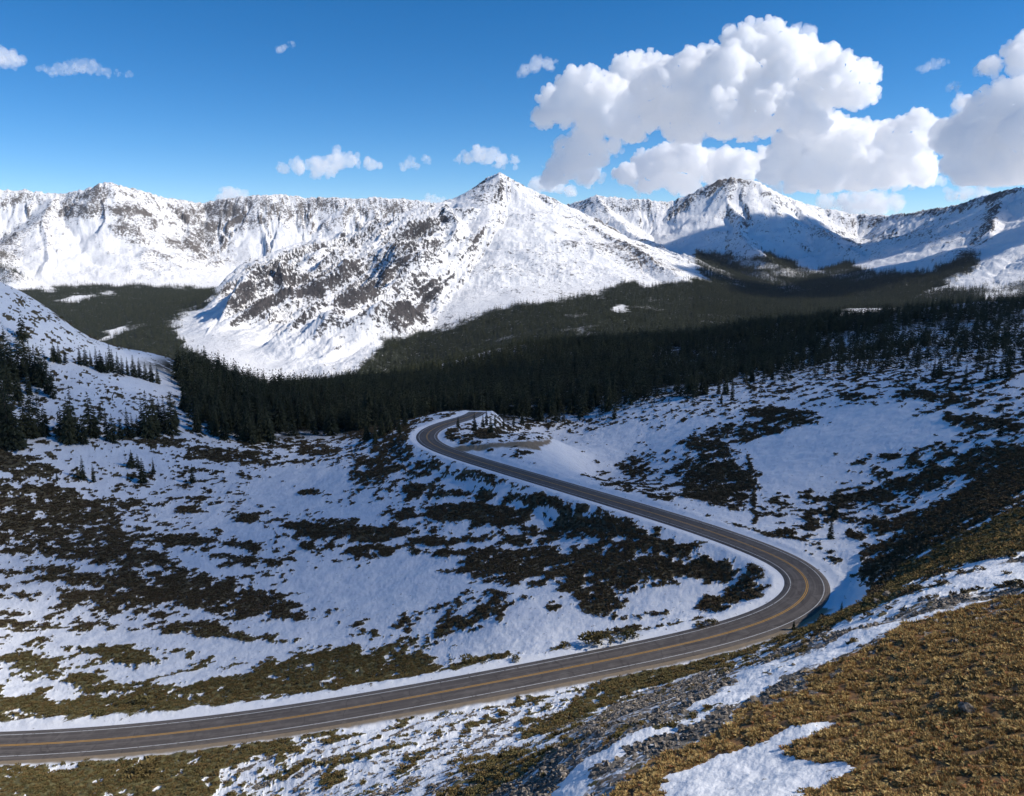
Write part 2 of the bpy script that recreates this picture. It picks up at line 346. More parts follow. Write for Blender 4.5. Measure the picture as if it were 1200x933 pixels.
def classify(x, y, z):
    """ground cover of the near terrain at world points: dict of fields 0..1"""
    px, py = project(x, y, z)
    r = np.hypot(x, y)
    beh = y*cp-z*sp < 1.
    px = np.where(beh, 9e3, px); py = np.where(beh, 9e3, py)
    w = np.clip(900/np.maximum(r, 8), 1, 40)              # metres -> pixels
    n1 = fbm(x/9, y/9, 4, 61); n2 = fbm(x/9+31, y/9+7, 4, 62)
    n3 = fbm(x/26, y/26, 3, 63)
    fine = fbm(x/5.5, y/5.5, 5, 64, .6)
    fineb = fbm(x/1.7, y/1.7, 4, 65, .6)
    pxw = px+n1*w*2.2+n3*w*2+fine*w*1.2+fineb*w*.9; pyw = py+n2*w*1.2+fbm(x/1.9+40, y/1.9, 4, 67, .6)*w*.55
    farf = sstep(250, 420, r)
    # density of shrub cover
    D = .31+.24*n3-.02*farf
    E = ell_field(pxw, pyw, VEG); S = ell_field(pxw, pyw, SNOWY)
    D = D+E*.84-S*.8
    def poly(P, soft):
        m = with_box(pxw, pyw, P, 30, None)
        o = np.zeros(px.shape, F32)
        if m.any(): o[m] = sstep(-soft, soft, poly_in(pxw[m], pyw[m], P))
        return o
    slope = poly([(1300,470),(1199,478),(1120,500),(1060,545),(960,590),(935,618),(990,650),(1020,695),(1199,612),(1300,560)], 14)
    D = D+.08*slope
    lup = poly(P_LEFTUP, 6); D = np.maximum(D, lup*.78)
    lv = poly(P_LEFTVEG, 6); D = np.maximum(D, lv*.82)
    bv = poly(P_BANKVEG, 4); D = np.maximum(D, bv*.80)
    bo = poly(P_BOTVEG, 4); D = np.maximum(D, bo*.72)
    ol = poly(P_OLIVE, 5)
    D = np.maximum(D, ol*.85)
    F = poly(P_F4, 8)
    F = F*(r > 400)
    tal = poly(P_TALUS, 3)
    tun = poly(P_TUNDRA, 3)
    D = D*(1-tun)
    D = np.where(tal > .5, D*.6, D)
    D = np.clip(D, 0, 1)
    # noise with a roughly even distribution, so that density reads as covered share
    u = sstep(-.62, .62, fine*.95+fineb*.58+n1*.2)
    veg = sstep(-.06, .06, D-u)
    for L in LINES:
        pts_, wd = L
        for (ax, ay), (bx, by) in zip(pts_[:-1], pts_[1:]):
            m = (pxw > min(ax, bx)-9) & (pxw < max(ax, bx)+9) & (pyw > min(ay, by)-9) & (pyw < max(ay, by)+9)
            if m.any():
                ux, uy = bx-ax, by-ay; tt = np.clip(((pxw[m]-ax)*ux+(pyw[m]-ay)*uy)/(ux*ux+uy*uy), 0, 1)
                dd = np.hypot(pxw[m]-ax-tt*ux, (pyw[m]-ay-tt*uy)*1.2)
                veg[m] = np.maximum(veg[m], 1-sstep(wd*.6, wd*1.3, dd+fineb[m]*1.6))
    # tundra grass
    sn = np.zeros(px.shape, F32)
    for P, sf in ((P_S1, 3), (P_S2, 3), (P_S3, 3), (P_S4, 4), (P_S5, 2), (P_S6, 5)):
        sn = np.maximum(sn, poly(P, sf))
    ts = poly(P_TSNOW, 4)
    snowpat = sstep(.35, .62, sn+fine*.35+fineb*.25)
    tsn = sstep(.35, .6, ts+fineb*.35+fine*.2)
    un = fine*.55+fineb*.8
    streak = fbm((x*.45-y*.35)/1.3, (x*.9+y*1.)/11., 4, 66)   # wind streaks across the slope
    rock = tal*(1-snowpat)*sstep(-.16, .10, un*.8+streak*.9+.06-ol-bv)
    bottomleft = poly([(262,905),(300,885),(400,875),(500,842),(640,815),(690,845),(610,905),(560,935),(540,1000),(250,1000)], 8)
    rock = np.maximum(rock, bottomleft*sstep(.02, .30, un*.8+streak*.5)*.9)
    grass = tun*(1-tsn)
    grass = grass*(1-sstep(.42, .6, sn)*sstep(700, 720, px)*0)
    edge = poly([(930,800),(1050,742),(1199,700),(1199,712),(1050,752),(940,812),(850,850),(700,940),(670,940),(760,880)], 5)
    rock = np.maximum(rock, grass*edge*sstep(.0, .2, un))
    grass = grass*(1-rock)
    bare = tal*(1-snowpat)*(1-rock)*sstep(-.25, .15, -streak+.1*un)*.9
    sun_veg = np.clip(lup+lv+bv+bo+ol, 0, 1)  # sunlit scrub zones; the olive mask puts their sunlight into the colour
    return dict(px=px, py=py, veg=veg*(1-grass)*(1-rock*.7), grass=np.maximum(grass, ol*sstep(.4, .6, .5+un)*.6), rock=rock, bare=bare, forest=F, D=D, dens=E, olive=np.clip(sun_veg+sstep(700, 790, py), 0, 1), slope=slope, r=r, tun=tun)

def near_surface(x, y):
    """final height of the near terrain plus its cover"""
    r = np.hypot(x, y)
    z0 = base_near(x, y)
    rd, rz, rs = road_dist(x, y)
    ad = np.abs(rd)
    k = 1-sstep(4.9, 15, ad)
    k = k*(r < 520)
    z = z0*(1-k)+(rz-.06)*k
    c = classify(x, y, z)
    off = sstep(4.7, 9, ad)
    far = sstep(120, 500, r)
    und = fbm(x/60, y/60, 4, 71)*(1.0+2.2*far)*sstep(20, 90, r)+fbm(x/8, y/8, 6, 72, .62)*.75*sstep(10, 60, r)
    z = z+und*off
    # a low plough bank of snow along the road
    bank = np.exp(-((ad-6.8)/1.3)**2)*.45*(.7+.6*fbm(x/3, y/3, 3, 73))*(r < 520)
    side = np.where(rd > 0, 1, 1)
    z = z+bank*side
    c['rd'] = rd; c['rs'] = rs
    nearroad = 1-sstep(5.8, 9.0, ad+fbm(x/4, y/4, 3, 74)*2.5)
    camside = sstep(.3, .8, ((rd > 0) & (rs < RSBEND)).astype(F32))
    c['veg'] = c['veg']*(1-nearroad*(1-.55*camside)); c['rock'] = c['rock']*(1-nearroad)
    c['grass'] = c['grass']*(1-nearroad)
    hum = np.abs(fbm(x/2.2, y/2.2, 3, 75))
    z = z+c['veg']*off*(.28+.75*hum)*(.6+.7*np.clip(c['dens'], 0, .6))*sstep(45, 120, r)
    # dirt: shoulder strip on the camera side and the pull-out past the far bend
    sh = (1-sstep(5.4, 7.2, ad+fbm(x/3, y/3, 3, 76)*.8))
    c['dirt'] = sh*np.where(camside > .5, 1., .0)
    pl = poly_in(c['px'], c['py'], [(528,525),(560,522),(600,518),(645,513),(646,517),(632,523),(634,528),(618,527),(590,524),(560,529),(540,530)])
    c['dirt'] = np.maximum(c['dirt'], sstep(-1.2, 1.2, pl+fbm(x/4, y/4, 3, 77)*2.5)*(r > 250))
    for q in ('veg', 'rock', 'grass'): c[q] = c[q]*(1-c['dirt'])
    c['z0'] = z
    return z, c
_b = ROAD[:, 0].argmax(); RSBEND = RS[_b]-14

# ------------------------------------------------------------------ meshes
def link(o, parent=None):
    COL.objects.link(o)
    if parent: o.parent = parent
    return o
def grid_mesh(name, X, Y, Z, mat, attrs, facemask=None, parent=None):
    nr, nc = X.shape
    i = (np.arange(nr-1)[:, None]*nc+np.arange(nc-1)[None]); 
    Fq = np.stack([i, i+1, i+nc+1, i+nc], -1).reshape(-1, 4)
    if facemask is not None: Fq = Fq[facemask.reshape(-1)]
    used, inv = np.unique(Fq, return_inverse=True); Fq = inv.reshape(-1, 4)
    V = np.stack([X, Y, Z], -1).reshape(-1, 3)[used].astype(F32)
    me = raw_mesh(name, V, Fq)
    for k, a in attrs.items():
        if a.ndim == 3:
            t = me.attributes.new(k, 'FLOAT_COLOR', 'POINT'); t.data.foreach_set('color', np.ascontiguousarray(a.reshape(-1, 4)[used], F32).ravel())
        else:
            t = me.attributes.new(k, 'FLOAT', 'POINT'); t.data.foreach_set('value', np.ascontiguousarray(a.ravel()[used], F32))
    me.materials.append(mat)
    return link(bpy.data.objects.new(name, me), parent)
def raw_mesh(name, V, Fc, smooth=True):
    """V (n,3), Fc (m,k) of equal-sized faces"""
    me = bpy.data.meshes.new(name); k = Fc.shape[1]
    me.vertices.add(len(V)); me.vertices.foreach_set('co', np.ascontiguousarray(V, F32).ravel())
    me.loops.add(Fc.size); me.loops.foreach_set('vertex_index', np.ascontiguousarray(Fc, np.int32).ravel())
    me.polygons.add(len(Fc)); me.polygons.foreach_set('loop_start', np.arange(0, Fc.size, k, dtype=np.int32))
    me.polygons.foreach_set('loop_total', np.full(len(Fc), k, np.int32))
    me.update(calc_edges=True)
    if smooth: me.polygons.foreach_set('use_smooth', np.ones(len(Fc), bool))
    else: me.polygons.foreach_set('use_smooth', np.zeros(len(Fc), bool))
    return me
def tag(o, label=None, cat=None, group=None, kind=None):
    if label: o['label'] = label
    if cat: o['category'] = cat
    if group: o['group'] = group
    if kind: o['kind'] = kind
    return o

# ------------------------------------------------------------------ node helper
class N:
    def __init__(s, name):
        s.m = bpy.data.materials.new(name); s.m.use_nodes = True; s.t = s.m.node_tree
        s.b = s.t.nodes['Principled BSDF']; s.b.inputs['Roughness'].default_value = .9
        s.b.inputs['Specular IOR Level'].default_value = .15
    def n(s, ty, **k):
        q = s.t.nodes.new(ty)
        for a, v in k.items(): setattr(q, a, v)
        return q
    def l(s, a, b): s.t.links.new(a, b)
    def setin(s, sock, v):
        if hasattr(v, 'is_output') or isinstance(v, bpy.types.NodeSocket): s.l(v, sock)
        elif isinstance(v, (tuple, list)): sock.default_value = (*v, 1) if len(v) == 3 and sock.type == 'RGBA' else v
        else: sock.default_value = v
    def math(s, op, a, b=0., c=0., clamp=False):
        q = s.n('ShaderNodeMath', operation=op, use_clamp=clamp)
        s.setin(q.inputs[0], a); s.setin(q.inputs[1], b); s.setin(q.inputs[2], c)
        return q.outputs[0]
    def mix(s, f, a, b):
        q = s.n('ShaderNodeMix', data_type='RGBA'); s.setin(q.inputs[0], f); s.setin(q.inputs[6], a); s.setin(q.inputs[7], b)
        return q.outputs[2]
    def ramp(s, v, a, b, lo=0., hi=1.):
        q = s.n('ShaderNodeMapRange', interpolation_type='SMOOTHSTEP'); s.setin(q.inputs[0], v)
        q.inputs[1].default_value = a; q.inputs[2].default_value = b; q.inputs[3].default_value = lo; q.inputs[4].default_value = hi
        return q.outputs[0]
    def noise(s, scale, detail=4, rough=.55, vec=None, dist=0.):
        q = s.n('ShaderNodeTexNoise'); q.inputs['Scale'].default_value = scale; q.inputs['Detail'].default_value = detail
        q.inputs['Roughness'].default_value = rough; q.inputs['Distortion'].default_value = dist
        s.l(vec if vec is not None else s.pos(), q.inputs['Vector'])
        return q.outputs[0]
    def pos(s):
        if not hasattr(s, '_p'): s._p = s.n('ShaderNodeTexCoord').outputs['Object']
        return s._p
    def attr(s, name, out='Fac', ty='GEOMETRY'):
        q = s.n('ShaderNodeAttribute', attribute_name=name, attribute_type=ty)
        return q.outputs[out]
    def col(s, c): s.setin(s.b.inputs['Base Color'], c)
    def bump(s, h, dist, strength=1.):
        q = s.n('ShaderNodeBump'); q.inputs['Strength'].default_value = strength; q.inputs['Distance'].default_value = dist
        s.l(h, q.inputs['Height']); s.l(q.outputs[0], s.b.inputs['Normal'])

def mat_ground():
    m = N('snowy_ground')
    ma = m.attr('cover', 'Color'); sep = m.n('ShaderNodeSeparateColor'); m.l(ma, sep.inputs[0])
    veg, grass, rock = sep.outputs[0], sep.outputs[1], sep.outputs[2]
    mb = m.attr('cover_b', 'Color'); sb = m.n('ShaderNodeSeparateColor'); m.l(mb, sb.inputs[0])
    dirt, bare, olive = sb.outputs[0], sb.outputs[1], sb.outputs[2]
    forest = m.attr('forest'); dens = m.attr('density')
    f1 = m.noise(1.1, 6, .65); f2 = m.noise(.22, 5, .6); f3 = m.noise(4.5, 4, .65); f4 = m.noise(.05, 4, .6)
    snow = m.mix(m.ramp(f2, .3, .7), (.80, .82, .86), (.88, .89, .90))
    # twigs and stones poking through thin snow
    tw = m.math('MULTIPLY', m.ramp(m.math('ADD', f1, m.math('MULTIPLY', dens, .46)), .63, .69), .9)
    tw2 = m.math('MULTIPLY', m.ramp(m.math('ADD', f3, m.math('MULTIPLY', dens, .40)), .66, .73), .8)
    twc = m.mix(f2, (.11, .08, .055), (.075, .07, .05))
    c = m.mix(tw, snow, twc); c = m.mix(tw2, c, twc)
    vshaded = m.mix(m.ramp(f1, .35, .65), (.068, .056, .036), (.15, .125, .072))
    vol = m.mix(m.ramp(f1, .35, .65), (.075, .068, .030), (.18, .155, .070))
    vc = m.mix(olive, vshaded, vol)  # shaded and sunlit tones of the scrub, picked by zone
    vsoft = m.ramp(m.math('ADD', veg, m.math('MULTIPLY', m.math('SUBTRACT', f3, .5), .9)), .38, .58)
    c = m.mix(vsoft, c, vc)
    gr = m.mix(m.ramp(f1, .40, .60), (.060, .036, .020), (.34, .20, .075))
    gr = m.mix(m.ramp(f2, .42, .60), gr, m.mix(f3, (.15, .07, .035), (.32, .18, .08)))
    c = m.mix(m.math('MULTIPLY', bare, m.ramp(f1, .40, .50)), c, m.mix(f3, (.20, .14, .09), (.10, .08, .055)))
    c = m.mix(m.ramp(m.math('ADD', rock, m.math('MULTIPLY', m.math('SUBTRACT', f3, .5), 1.2)), .42, .58), c, m.mix(m.ramp(f1, .3, .7), (.055, .052, .045), (.23, .21, .18)))
    c = m.mix(m.ramp(m.math('ADD', grass, m.math('MULTIPLY', m.math('SUBTRACT', f3, .5), .5)), .42, .56), c, gr)
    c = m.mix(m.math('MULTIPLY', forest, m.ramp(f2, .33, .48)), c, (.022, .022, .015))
    c = m.mix(dirt, c, m.mix(f3, (.20, .155, .105), (.36, .28, .19)))
    m.col(c)
    h = m.math('ADD', m.math('MULTIPLY', f1, .30), m.math('MULTIPLY', f3, .10))
    m.bump(h, .8, .55)
    return m.m

def mat_mountain():
    m = N('mountain_snow_and_rock')
    rock = m.attr('rock'); forest = m.attr('forest'); brown = m.attr('brown')
    a = m.noise(.018, 8, .72); b = m.noise(.085, 6, .80); c0 = m.noise(.004, 5, .6)
    mp = m.n('ShaderNodeMapping'); mp.inputs['Scale'].default_value = (1, 1, .25); m.l(m.pos(), mp.inputs['Vector'])
    st = m.noise(.035, 7, .78, vec=mp.outputs[0])
    snow = m.mix(m.ramp(c0, .3, .7), (.84, .84, .85), (.90, .90, .90))
    rc = m.mix(m.ramp(m.math('ADD', m.math('MULTIPLY', a, .5), m.math('MULTIPLY', b, .5)), .38, .62), (.016, .017, .021), (.10, .090, .088))
    bc = m.mix(m.ramp(b, .40, .60), (.075, .066, .060), (.20, .175, .155))
    rc = m.mix(brown, rc, bc)
    v = m.math('ADD', rock, m.math('ADD', m.math('MULTIPLY', m.math('SUBTRACT', b, .5), 2.9), m.math('MULTIPLY', m.math('SUBTRACT', st, .5), 1.6)))
    k = m.ramp(v, .46, .62)
    c = m.mix(k, snow, rc)
    c = m.mix(m.math('MULTIPLY', forest, m.ramp(m.math('ADD', b, m.math('MULTIPLY', forest, .22)), .52, .64)), c, (.022, .026, .016))
    m.col(c)
    m.bump(m.math('ADD', b, m.math('MULTIPLY', a, 2.)), 8., .5)
    return m.m
# ------------------------------------------------------------------ plants and stones
def grass_mat():
    m = N('dry_tundra_grass'); f = m.noise(.9, 4, .6); g = m.noise(.16, 4, .6); h = m.noise(3., 2, .5)
    r = m.n('ShaderNodeObjectInfo').outputs['Random']
    gold = m.mix(m.ramp(h, .35, .65), (.34, .235, .090), (.62, .46, .19)); rust = m.mix(m.ramp(h, .35, .65), (.18, .070, .035), (.38, .165, .065))
    c = m.mix(m.ramp(m.math('ADD', f, m.math('MULTIPLY', g, .8)), .82, 1.04), gold, rust)
    c = m.mix(m.math('MULTIPLY', m.ramp(r, .80, .95), .8), c, (.07, .06, .03)); m.col(c); return m.m
def leaf_mat(name, c1, c2, c3, scale, rough=.9):
    m = N(name); f = m.noise(scale, 4, .6)
    r = m.n('ShaderNodeObjectInfo').outputs['Random']
    m.col(m.mix(m.math('MULTIPLY', r, .8), m.mix(m.ramp(f, .35, .65), c1, c2), c3)); m.b.inputs['Roughness'].default_value = rough
    return m.m
def tri_cloud(P, D, size, asp, rs):
    """one small pointed leaf triangle at each point P, pointing along D"""
    n = len(P)
    D = D/np.linalg.norm(D, axis=1)[:, None]
    R = rs.normal(size=(n, 3)); S = np.cross(D, R); S /= np.linalg.norm(S, axis=1)[:, None]
    size = np.asarray(size).reshape(-1, 1)*np.ones((n, 1))
    V = np.stack([P-S*size*asp*.5-D*size*.35, P+S*size*asp*.5-D*size*.35, P+D*size*.65], 1).reshape(-1, 3)
    return V, np.arange(3*n).reshape(-1, 3)
def conifer(seed, n, wid=.19, lod=1., bare=.03):
    """spruce one unit tall: whorls of drooping boughs made of needle sprays; returns crown V,F"""
    rs = np.random.default_rng(seed)
    V = []; Fc = []; nv = 0
    nw = max(5, int(n)); hs = bare+(1-bare)*(np.linspace(0, 1, nw)**.92)
    lean = rs.normal(0, .006, 2)
    for i, h in enumerate(hs[:-1]):
        R = wid*(1-h)**.80*(1-.25*np.exp(-((h-bare)/.06)**2))*rs.uniform(.72, 1.12)+.012
        nb = max(4, int((5+5*(1-h))*lod))
        a0 = rs.uniform(0, 6.28)
        for j in range(nb):
            a = a0+6.283*j/nb+rs.normal(0, .22); L = R*rs.uniform(.6, 1.18)
            d = np.array([math.cos(a), math.sin(a), 0]); s = np.array([-d[1], d[0], 0])
            z = h+rs.uniform(-.4, .4)/nw; dr = -L*rs.uniform(.15, .55); w = L*rs.uniform(.28, .42)
            p0 = np.array([lean[0]*h, lean[1]*h, z+L*.10])
            p1 = p0+d*L*.55+np.array([0, 0, dr*.35]); p2 = p0+d*L+np.array([0, 0, dr])
            hang = np.array([0, 0, -L*.22])
            V += [p0, p1+s*w*.5+hang*.6, p2, p1-s*w*.5+hang*.6, p1+np.array([0, 0, L*.06]), p1+s*w*.9+d*L*.15+hang*1.4, p1-s*w*.9+d*L*.15+hang*1.4]
            Fc += [(nv, nv+1, nv+4), (nv+1, nv+2, nv+4), (nv+2, nv+3, nv+4), (nv+3, nv, nv+4), (nv, nv+5, nv+1), (nv, nv+3, nv+6)]
            nv += 7
    tip = len(V); b = .016
    V += [(-b, -b, .93), (b, -b, .93), (0, b, .93), (lean[0], lean[1], 1.0)]; Fc += [(tip, tip+1, tip+3), (tip+1, tip+2, tip+3), (tip+2, tip, tip+3)]
    return np.array(V, float), np.array(Fc)
def trunk_mesh(name, h=.9, r=.016, mat=None, seed=0):
    rs = np.random.default_rng(seed); V = []; Fc = []
    n = 6; L = 5
    for k in range(L):
        t = k/(L-1); rr = r*(1-t)**.8+.002
        for j in range(n):
            a = 6.283*j/n; V.append((rr*math.cos(a), rr*math.sin(a), -.05+t*(h+.05)))
    for k in range(L-1):
        for j in range(n): Fc.append((k*n+j, k*n+(j+1) % n, (k+1)*n+(j+1) % n, (k+1)*n+j))
    me = raw_mesh(name, np.array(V), np.array(Fc)); me.materials.append(mat); return me
def bush(seed, n, size=.30, squash=.62, asp=.75):
    """unit willow bush: leafy sprays over a lumpy dome"""
    rs = np.random.default_rng(seed)
    k = 5; cen = np.stack([rs.uniform(-.28, .28, k), rs.uniform(-.28, .28, k), rs.uniform(.1, .5, k)], 1); rad = rs.uniform(.25, .42, k)
    w = rs.integers(0, k, n); d = rs.normal(size=(n, 3)); d[:, 2] = np.abs(d[:, 2])*.9-.15; d /= np.linalg.norm(d, axis=1)[:, None]
    P = cen[w]+d*(rad[w]*rs.uniform(.65, 1.05, n))[:, None]; P[:, 2] *= squash; P[:, 2] = np.maximum(P[:, 2], -.05)
    return tri_cloud(P, d+rs.normal(0, .45, (n, 3))+np.array([0, 0, .35]), size*rs.uniform(.5, 1.1, n), asp, rs)
def tuft(seed, n):
    rs = np.random.default_rng(seed); a = rs.uniform(0, 6.283, n); q = rs.uniform(0, .5, n)
    P = np.stack([np.cos(a)*q, np.sin(a)*q, np.full(n, .0)], 1)
    D = np.stack([np.cos(a)*rs.uniform(.1, .9, n), np.sin(a)*rs.uniform(.1, .9, n), np.full(n, .75)], 1)
    sz = rs.uniform(.45, 1.0, n)
    D /= np.linalg.norm(D, axis=1)[:, None]
    return tri_cloud(P+D*sz[:, None]*.3, D, sz, .28, rs)
def rock_mesh(seed, sub=2):
    import bmesh
    rs = np.random.default_rng(seed); bm = bmesh.new(); bmesh.ops.create_icosphere(bm, subdivisions=sub, radius=.5)
    V = np.array([v.co[:] for v in bm.verts]); Fc = np.array([[v.index for v in f.verts] for f in bm.faces]); bm.free()
    for _ in range(9):
        nrm = rs.normal(size=3); nrm /= np.linalg.norm(nrm); o = rs.uniform(.20, .40); d = V@nrm-o
        V = V-np.outer(np.maximum(d, 0)*.92, nrm)
    V *= rs.uniform([.9, .7, .5], [1.35, 1.0, .85]); V += rs.normal(0, .012, V.shape)
    return V, Fc

def scatter(name, meshes, P, scale, mat, label=None, cat=None, rot=None, zs=1., kind='stuff', tilt=0.):
    """many copies as one object: a point mesh whose geometry nodes put a plant or stone on each point"""
    n = len(P)
    me = bpy.data.meshes.new(name); me.vertices.add(n); me.vertices.foreach_set('co', np.ascontiguousarray(P, F32).ravel())
    r2 = np.random.default_rng(n+3)
    def att(k, t, key, v):
        a = me.attributes.new(k, t, 'POINT'); a.data.foreach_set(key, np.ascontiguousarray(v).ravel())
    s = np.asarray(scale, F32); sc = np.stack([s*r2.uniform(.8, 1.25, n), s*r2.uniform(.8, 1.25, n), s*zs], 1).astype(F32)
    att('size', 'FLOAT_VECTOR', 'vector', sc)
    ro = np.stack([r2.normal(0, tilt, n) if tilt else np.zeros(n), r2.normal(0, tilt, n) if tilt else np.zeros(n), r2.uniform(0, 6.283, n)], 1).astype(F32)
    att('turn', 'FLOAT_VECTOR', 'vector', ro)
    att('kindno', 'INT', 'value', r2.integers(0, len(meshes), n).astype(np.int32))
    me.update()
    o = link(bpy.data.objects.new(name, me))
    col = bpy.data.collections.new(name+'_kinds')
    for i, (V, Fc) in enumerate(meshes):
        q = raw_mesh(name+'_kind', V, Fc, smooth=False); q.materials.append(mat)
        col.objects.link(bpy.data.objects.new(name+'_kind', q))
    g = bpy.data.node_groups.new(name, 'GeometryNodeTree'); g.interface.new_socket('Geometry', in_out='INPUT', socket_type='NodeSocketGeometry'); g.interface.new_socket('Geometry', in_out='OUTPUT', socket_type='NodeSocketGeometry')
    nd = g.nodes; gi = nd.new('NodeGroupInput'); go = nd.new('NodeGroupOutput')
    iop = nd.new('GeometryNodeInstanceOnPoints'); ci = nd.new('GeometryNodeCollectionInfo'); ci.inputs['Collection'].default_value = col
    ci.inputs['Separate Children'].default_value = True; ci.inputs['Reset Children'].default_value = True
    iop.inputs['Pick Instance'].default_value = True
    mp = nd.new('GeometryNodeMeshToPoints')
    def na(k, t):
        q = nd.new('GeometryNodeInputNamedAttribute'); q.data_type = t; q.inputs['Name'].default_value = k; return q.outputs['Attribute']
    g.links.new(gi.outputs[0], mp.inputs[0]); g.links.new(mp.outputs[0], iop.inputs['Points']); g.links.new(ci.outputs[0], iop.inputs['Instance'])
    g.links.new(na('size', 'FLOAT_VECTOR'), iop.inputs['Scale']); g.links.new(na('turn', 'FLOAT_VECTOR'), iop.inputs['Rotation']); g.links.new(na('kindno', 'INT'), iop.inputs['Instance Index'])
    g.links.new(iop.outputs[0], go.inputs[0])
    md = o.modifiers.new('scatter', 'NODES'); md.node_group = g
    tag(o, label, cat, None, kind)
    return o

# ------------------------------------------------------------------ clouds
def cloud_mat(name, dens, col=.998):
    m = bpy.data.materials.new(name); m.use_nodes = True; t = m.node_tree
    for q in list(t.nodes): t.nodes.remove(q)
    o = t.nodes.new('ShaderNodeOutputMaterial'); v = t.nodes.new('ShaderNodeVolumePrincipled')
    v.inputs['Color'].default_value = (col, col, col, 1); v.inputs['Density'].default_value = dens; v.inputs['Anisotropy'].default_value = CLOUD_ANISO
    t.links.new(v.outputs[0], o.inputs['Volume'])
    m.volume_intersection_method = 'ACCURATE' if hasattr(m, 'volume_intersection_method') else None
    return m
CLOUD_ANISO = .0
_ico = {}
def ico(sub):
    if sub not in _ico:
        import bmesh
        bm = bmesh.new(); bmesh.ops.create_icosphere(bm, subdivisions=sub, radius=1.)
        _ico[sub] = (np.array([v.co[:] for v in bm.verts]), np.array([[v.index for v in f.verts] for f in bm.faces])); bm.free()
    return _ico[sub]
def clean_shell(me, name):
    """drop the closed-in bubbles and stray specks a voxel remesh leaves"""
    nv = len(me.vertices); V = np.empty(nv*3, F32); me.vertices.foreach_get('co', V); V = V.reshape(-1, 3)
    me.calc_loop_triangles(); T = np.empty(len(me.loop_triangles)*3, np.int32); me.loop_triangles.foreach_get('vertices', T); T = T.reshape(-1, 3)
    lab = np.arange(nv)
    while True:
        m = lab[T].min(1); new = lab.copy()
        for i in range(3): np.minimum.at(new, T[:, i], m)
        new = new[new]; new = new[new]
        if (new == lab).all(): break
        lab = new
    tl = lab[T[:, 0]]; a, b, c = V[T[:, 0]], V[T[:, 1]], V[T[:, 2]]
    vol = np.bincount(tl, weights=(a*np.cross(b, c)).sum(1)/6, minlength=nv); cnt = np.bincount(tl, minlength=nv)
    good = (vol > 0) & (cnt > 160)
    if not good.any() or good[lab].all(): return me
    T = T[good[tl]]; used, inv = np.unique(T, return_inverse=True)
    me3 = raw_mesh(name, V[used], inv.reshape(-1, 3)); bpy.data.meshes.remove(me); me3.name = name
    return me3
def build_cloud(S, voxel, name, mat, label, seed=0, sub_n=14, floor=None, wisp=None, keep=True, disp=1.):
    """S: world spheres (x,y,z,r). Cauliflower puffs are added on them, all fused by a voxel remesh"""
    rs = np.random.default_rng(seed); L = [np.array(S, float)]
    cur = L[0]
    for lev, (cnt, fr) in enumerate(((sub_n*2, .42), (10, .46))):
        d = rs.normal(size=(len(cur)*cnt, 3)); d[:, 2] = d[:, 2]*.8+.35; d /= np.linalg.norm(d, axis=1)[:, None]
        par = np.repeat(cur, cnt, 0); rr = par[:, 3]*rs.uniform(fr*.55, fr*1.25, len(par))
        nx = np.concatenate([par[:, :3]+d*(par[:, 3]*rs.uniform(.78, 1.04, len(par)))[:, None], rr[:, None]], 1)
        nx = nx[nx[:, 3] > voxel*2.6]
        L.append(nx); cur = nx
    A = np.concatenate(L); v0, f0 = ico(1 if len(A) > 3000 else 2)
    if not keep: A = L[0]
    if floor is not None: A = A[(A[:, 2] > floor-A[:, 3]*.2)]
    V = (A[:, None, :3]+v0[None]*A[:, None, 3:]).reshape(-1, 3)
    if floor is not None: V[:, 2] = np.where(V[:, 2] < floor, floor+(V[:, 2]-floor)*.12, V[:, 2])
    Fc = (f0[None]+(np.arange(len(A))*len(v0))[:, None, None]).reshape(-1, 3)
    c = V.mean(0); V = V-c
    me = raw_mesh(name, V, Fc); o = link(bpy.data.objects.new(name, me)); o.location = c
    md = o.modifiers.new('r', 'REMESH'); md.mode = 'VOXEL'; md.voxel_size = voxel; md.use_smooth_shade = True
    sm = o.modifiers.new('s', 'SMOOTH'); sm.factor = .4; sm.iterations = 1
    tx = bpy.data.textures.new(name, 'CLOUDS'); tx.noise_scale = voxel*12; tx.noise_depth = 5
    dp = o.modifiers.new('d', 'DISPLACE'); dp.texture = tx; dp.strength = voxel*9*disp; dp.mid_level = .5
    t2 = bpy.data.textures.new(name, 'CLOUDS'); t2.noise_scale = voxel*3.5; t2.noise_depth = 2
    dp = o.modifiers.new('d', 'DISPLACE'); dp.texture = t2; dp.strength = voxel*3; dp.mid_level = .5
    dg = bpy.context.evaluated_depsgraph_get(); me2 = bpy.data.meshes.new_from_object(o.evaluated_get(dg)); me2.name = name
    o.modifiers.clear(); me2 = clean_shell(me2, name); o.data = me2; bpy.data.meshes.remove(me); me2.materials.clear(); me2.materials.append(mat)
    if label: tag(o, label, 'cloud')
    if wisp:
        base = np.array(S, float); wn_, wd, wr = wisp
        d = rs.normal(size=(len(base)*wn_, 3)); d[:, 2] *= .7; d /= np.linalg.norm(d, axis=1)[:, None]; par = np.repeat(base, wn_, 0)
        q = np.concatenate([par[:, :3]+d*(par[:, 3]*rs.uniform(.9, 1.35, len(par)))[:, None], (np.maximum(par[:, 3]*rs.uniform(wr*.4, wr*1.3, len(par)), voxel*2.2))[:, None]], 1)
        if floor is not None: q = q[q[:, 2] > floor-20]
        f = build_cloud(q, voxel, 'wisps', cloud_mat('cloud_wisp_vapour', wd), None, seed+1, 3, None, None, False, 1.5)
        f.parent = o; f.location = np.array(f.location)-c
    return o
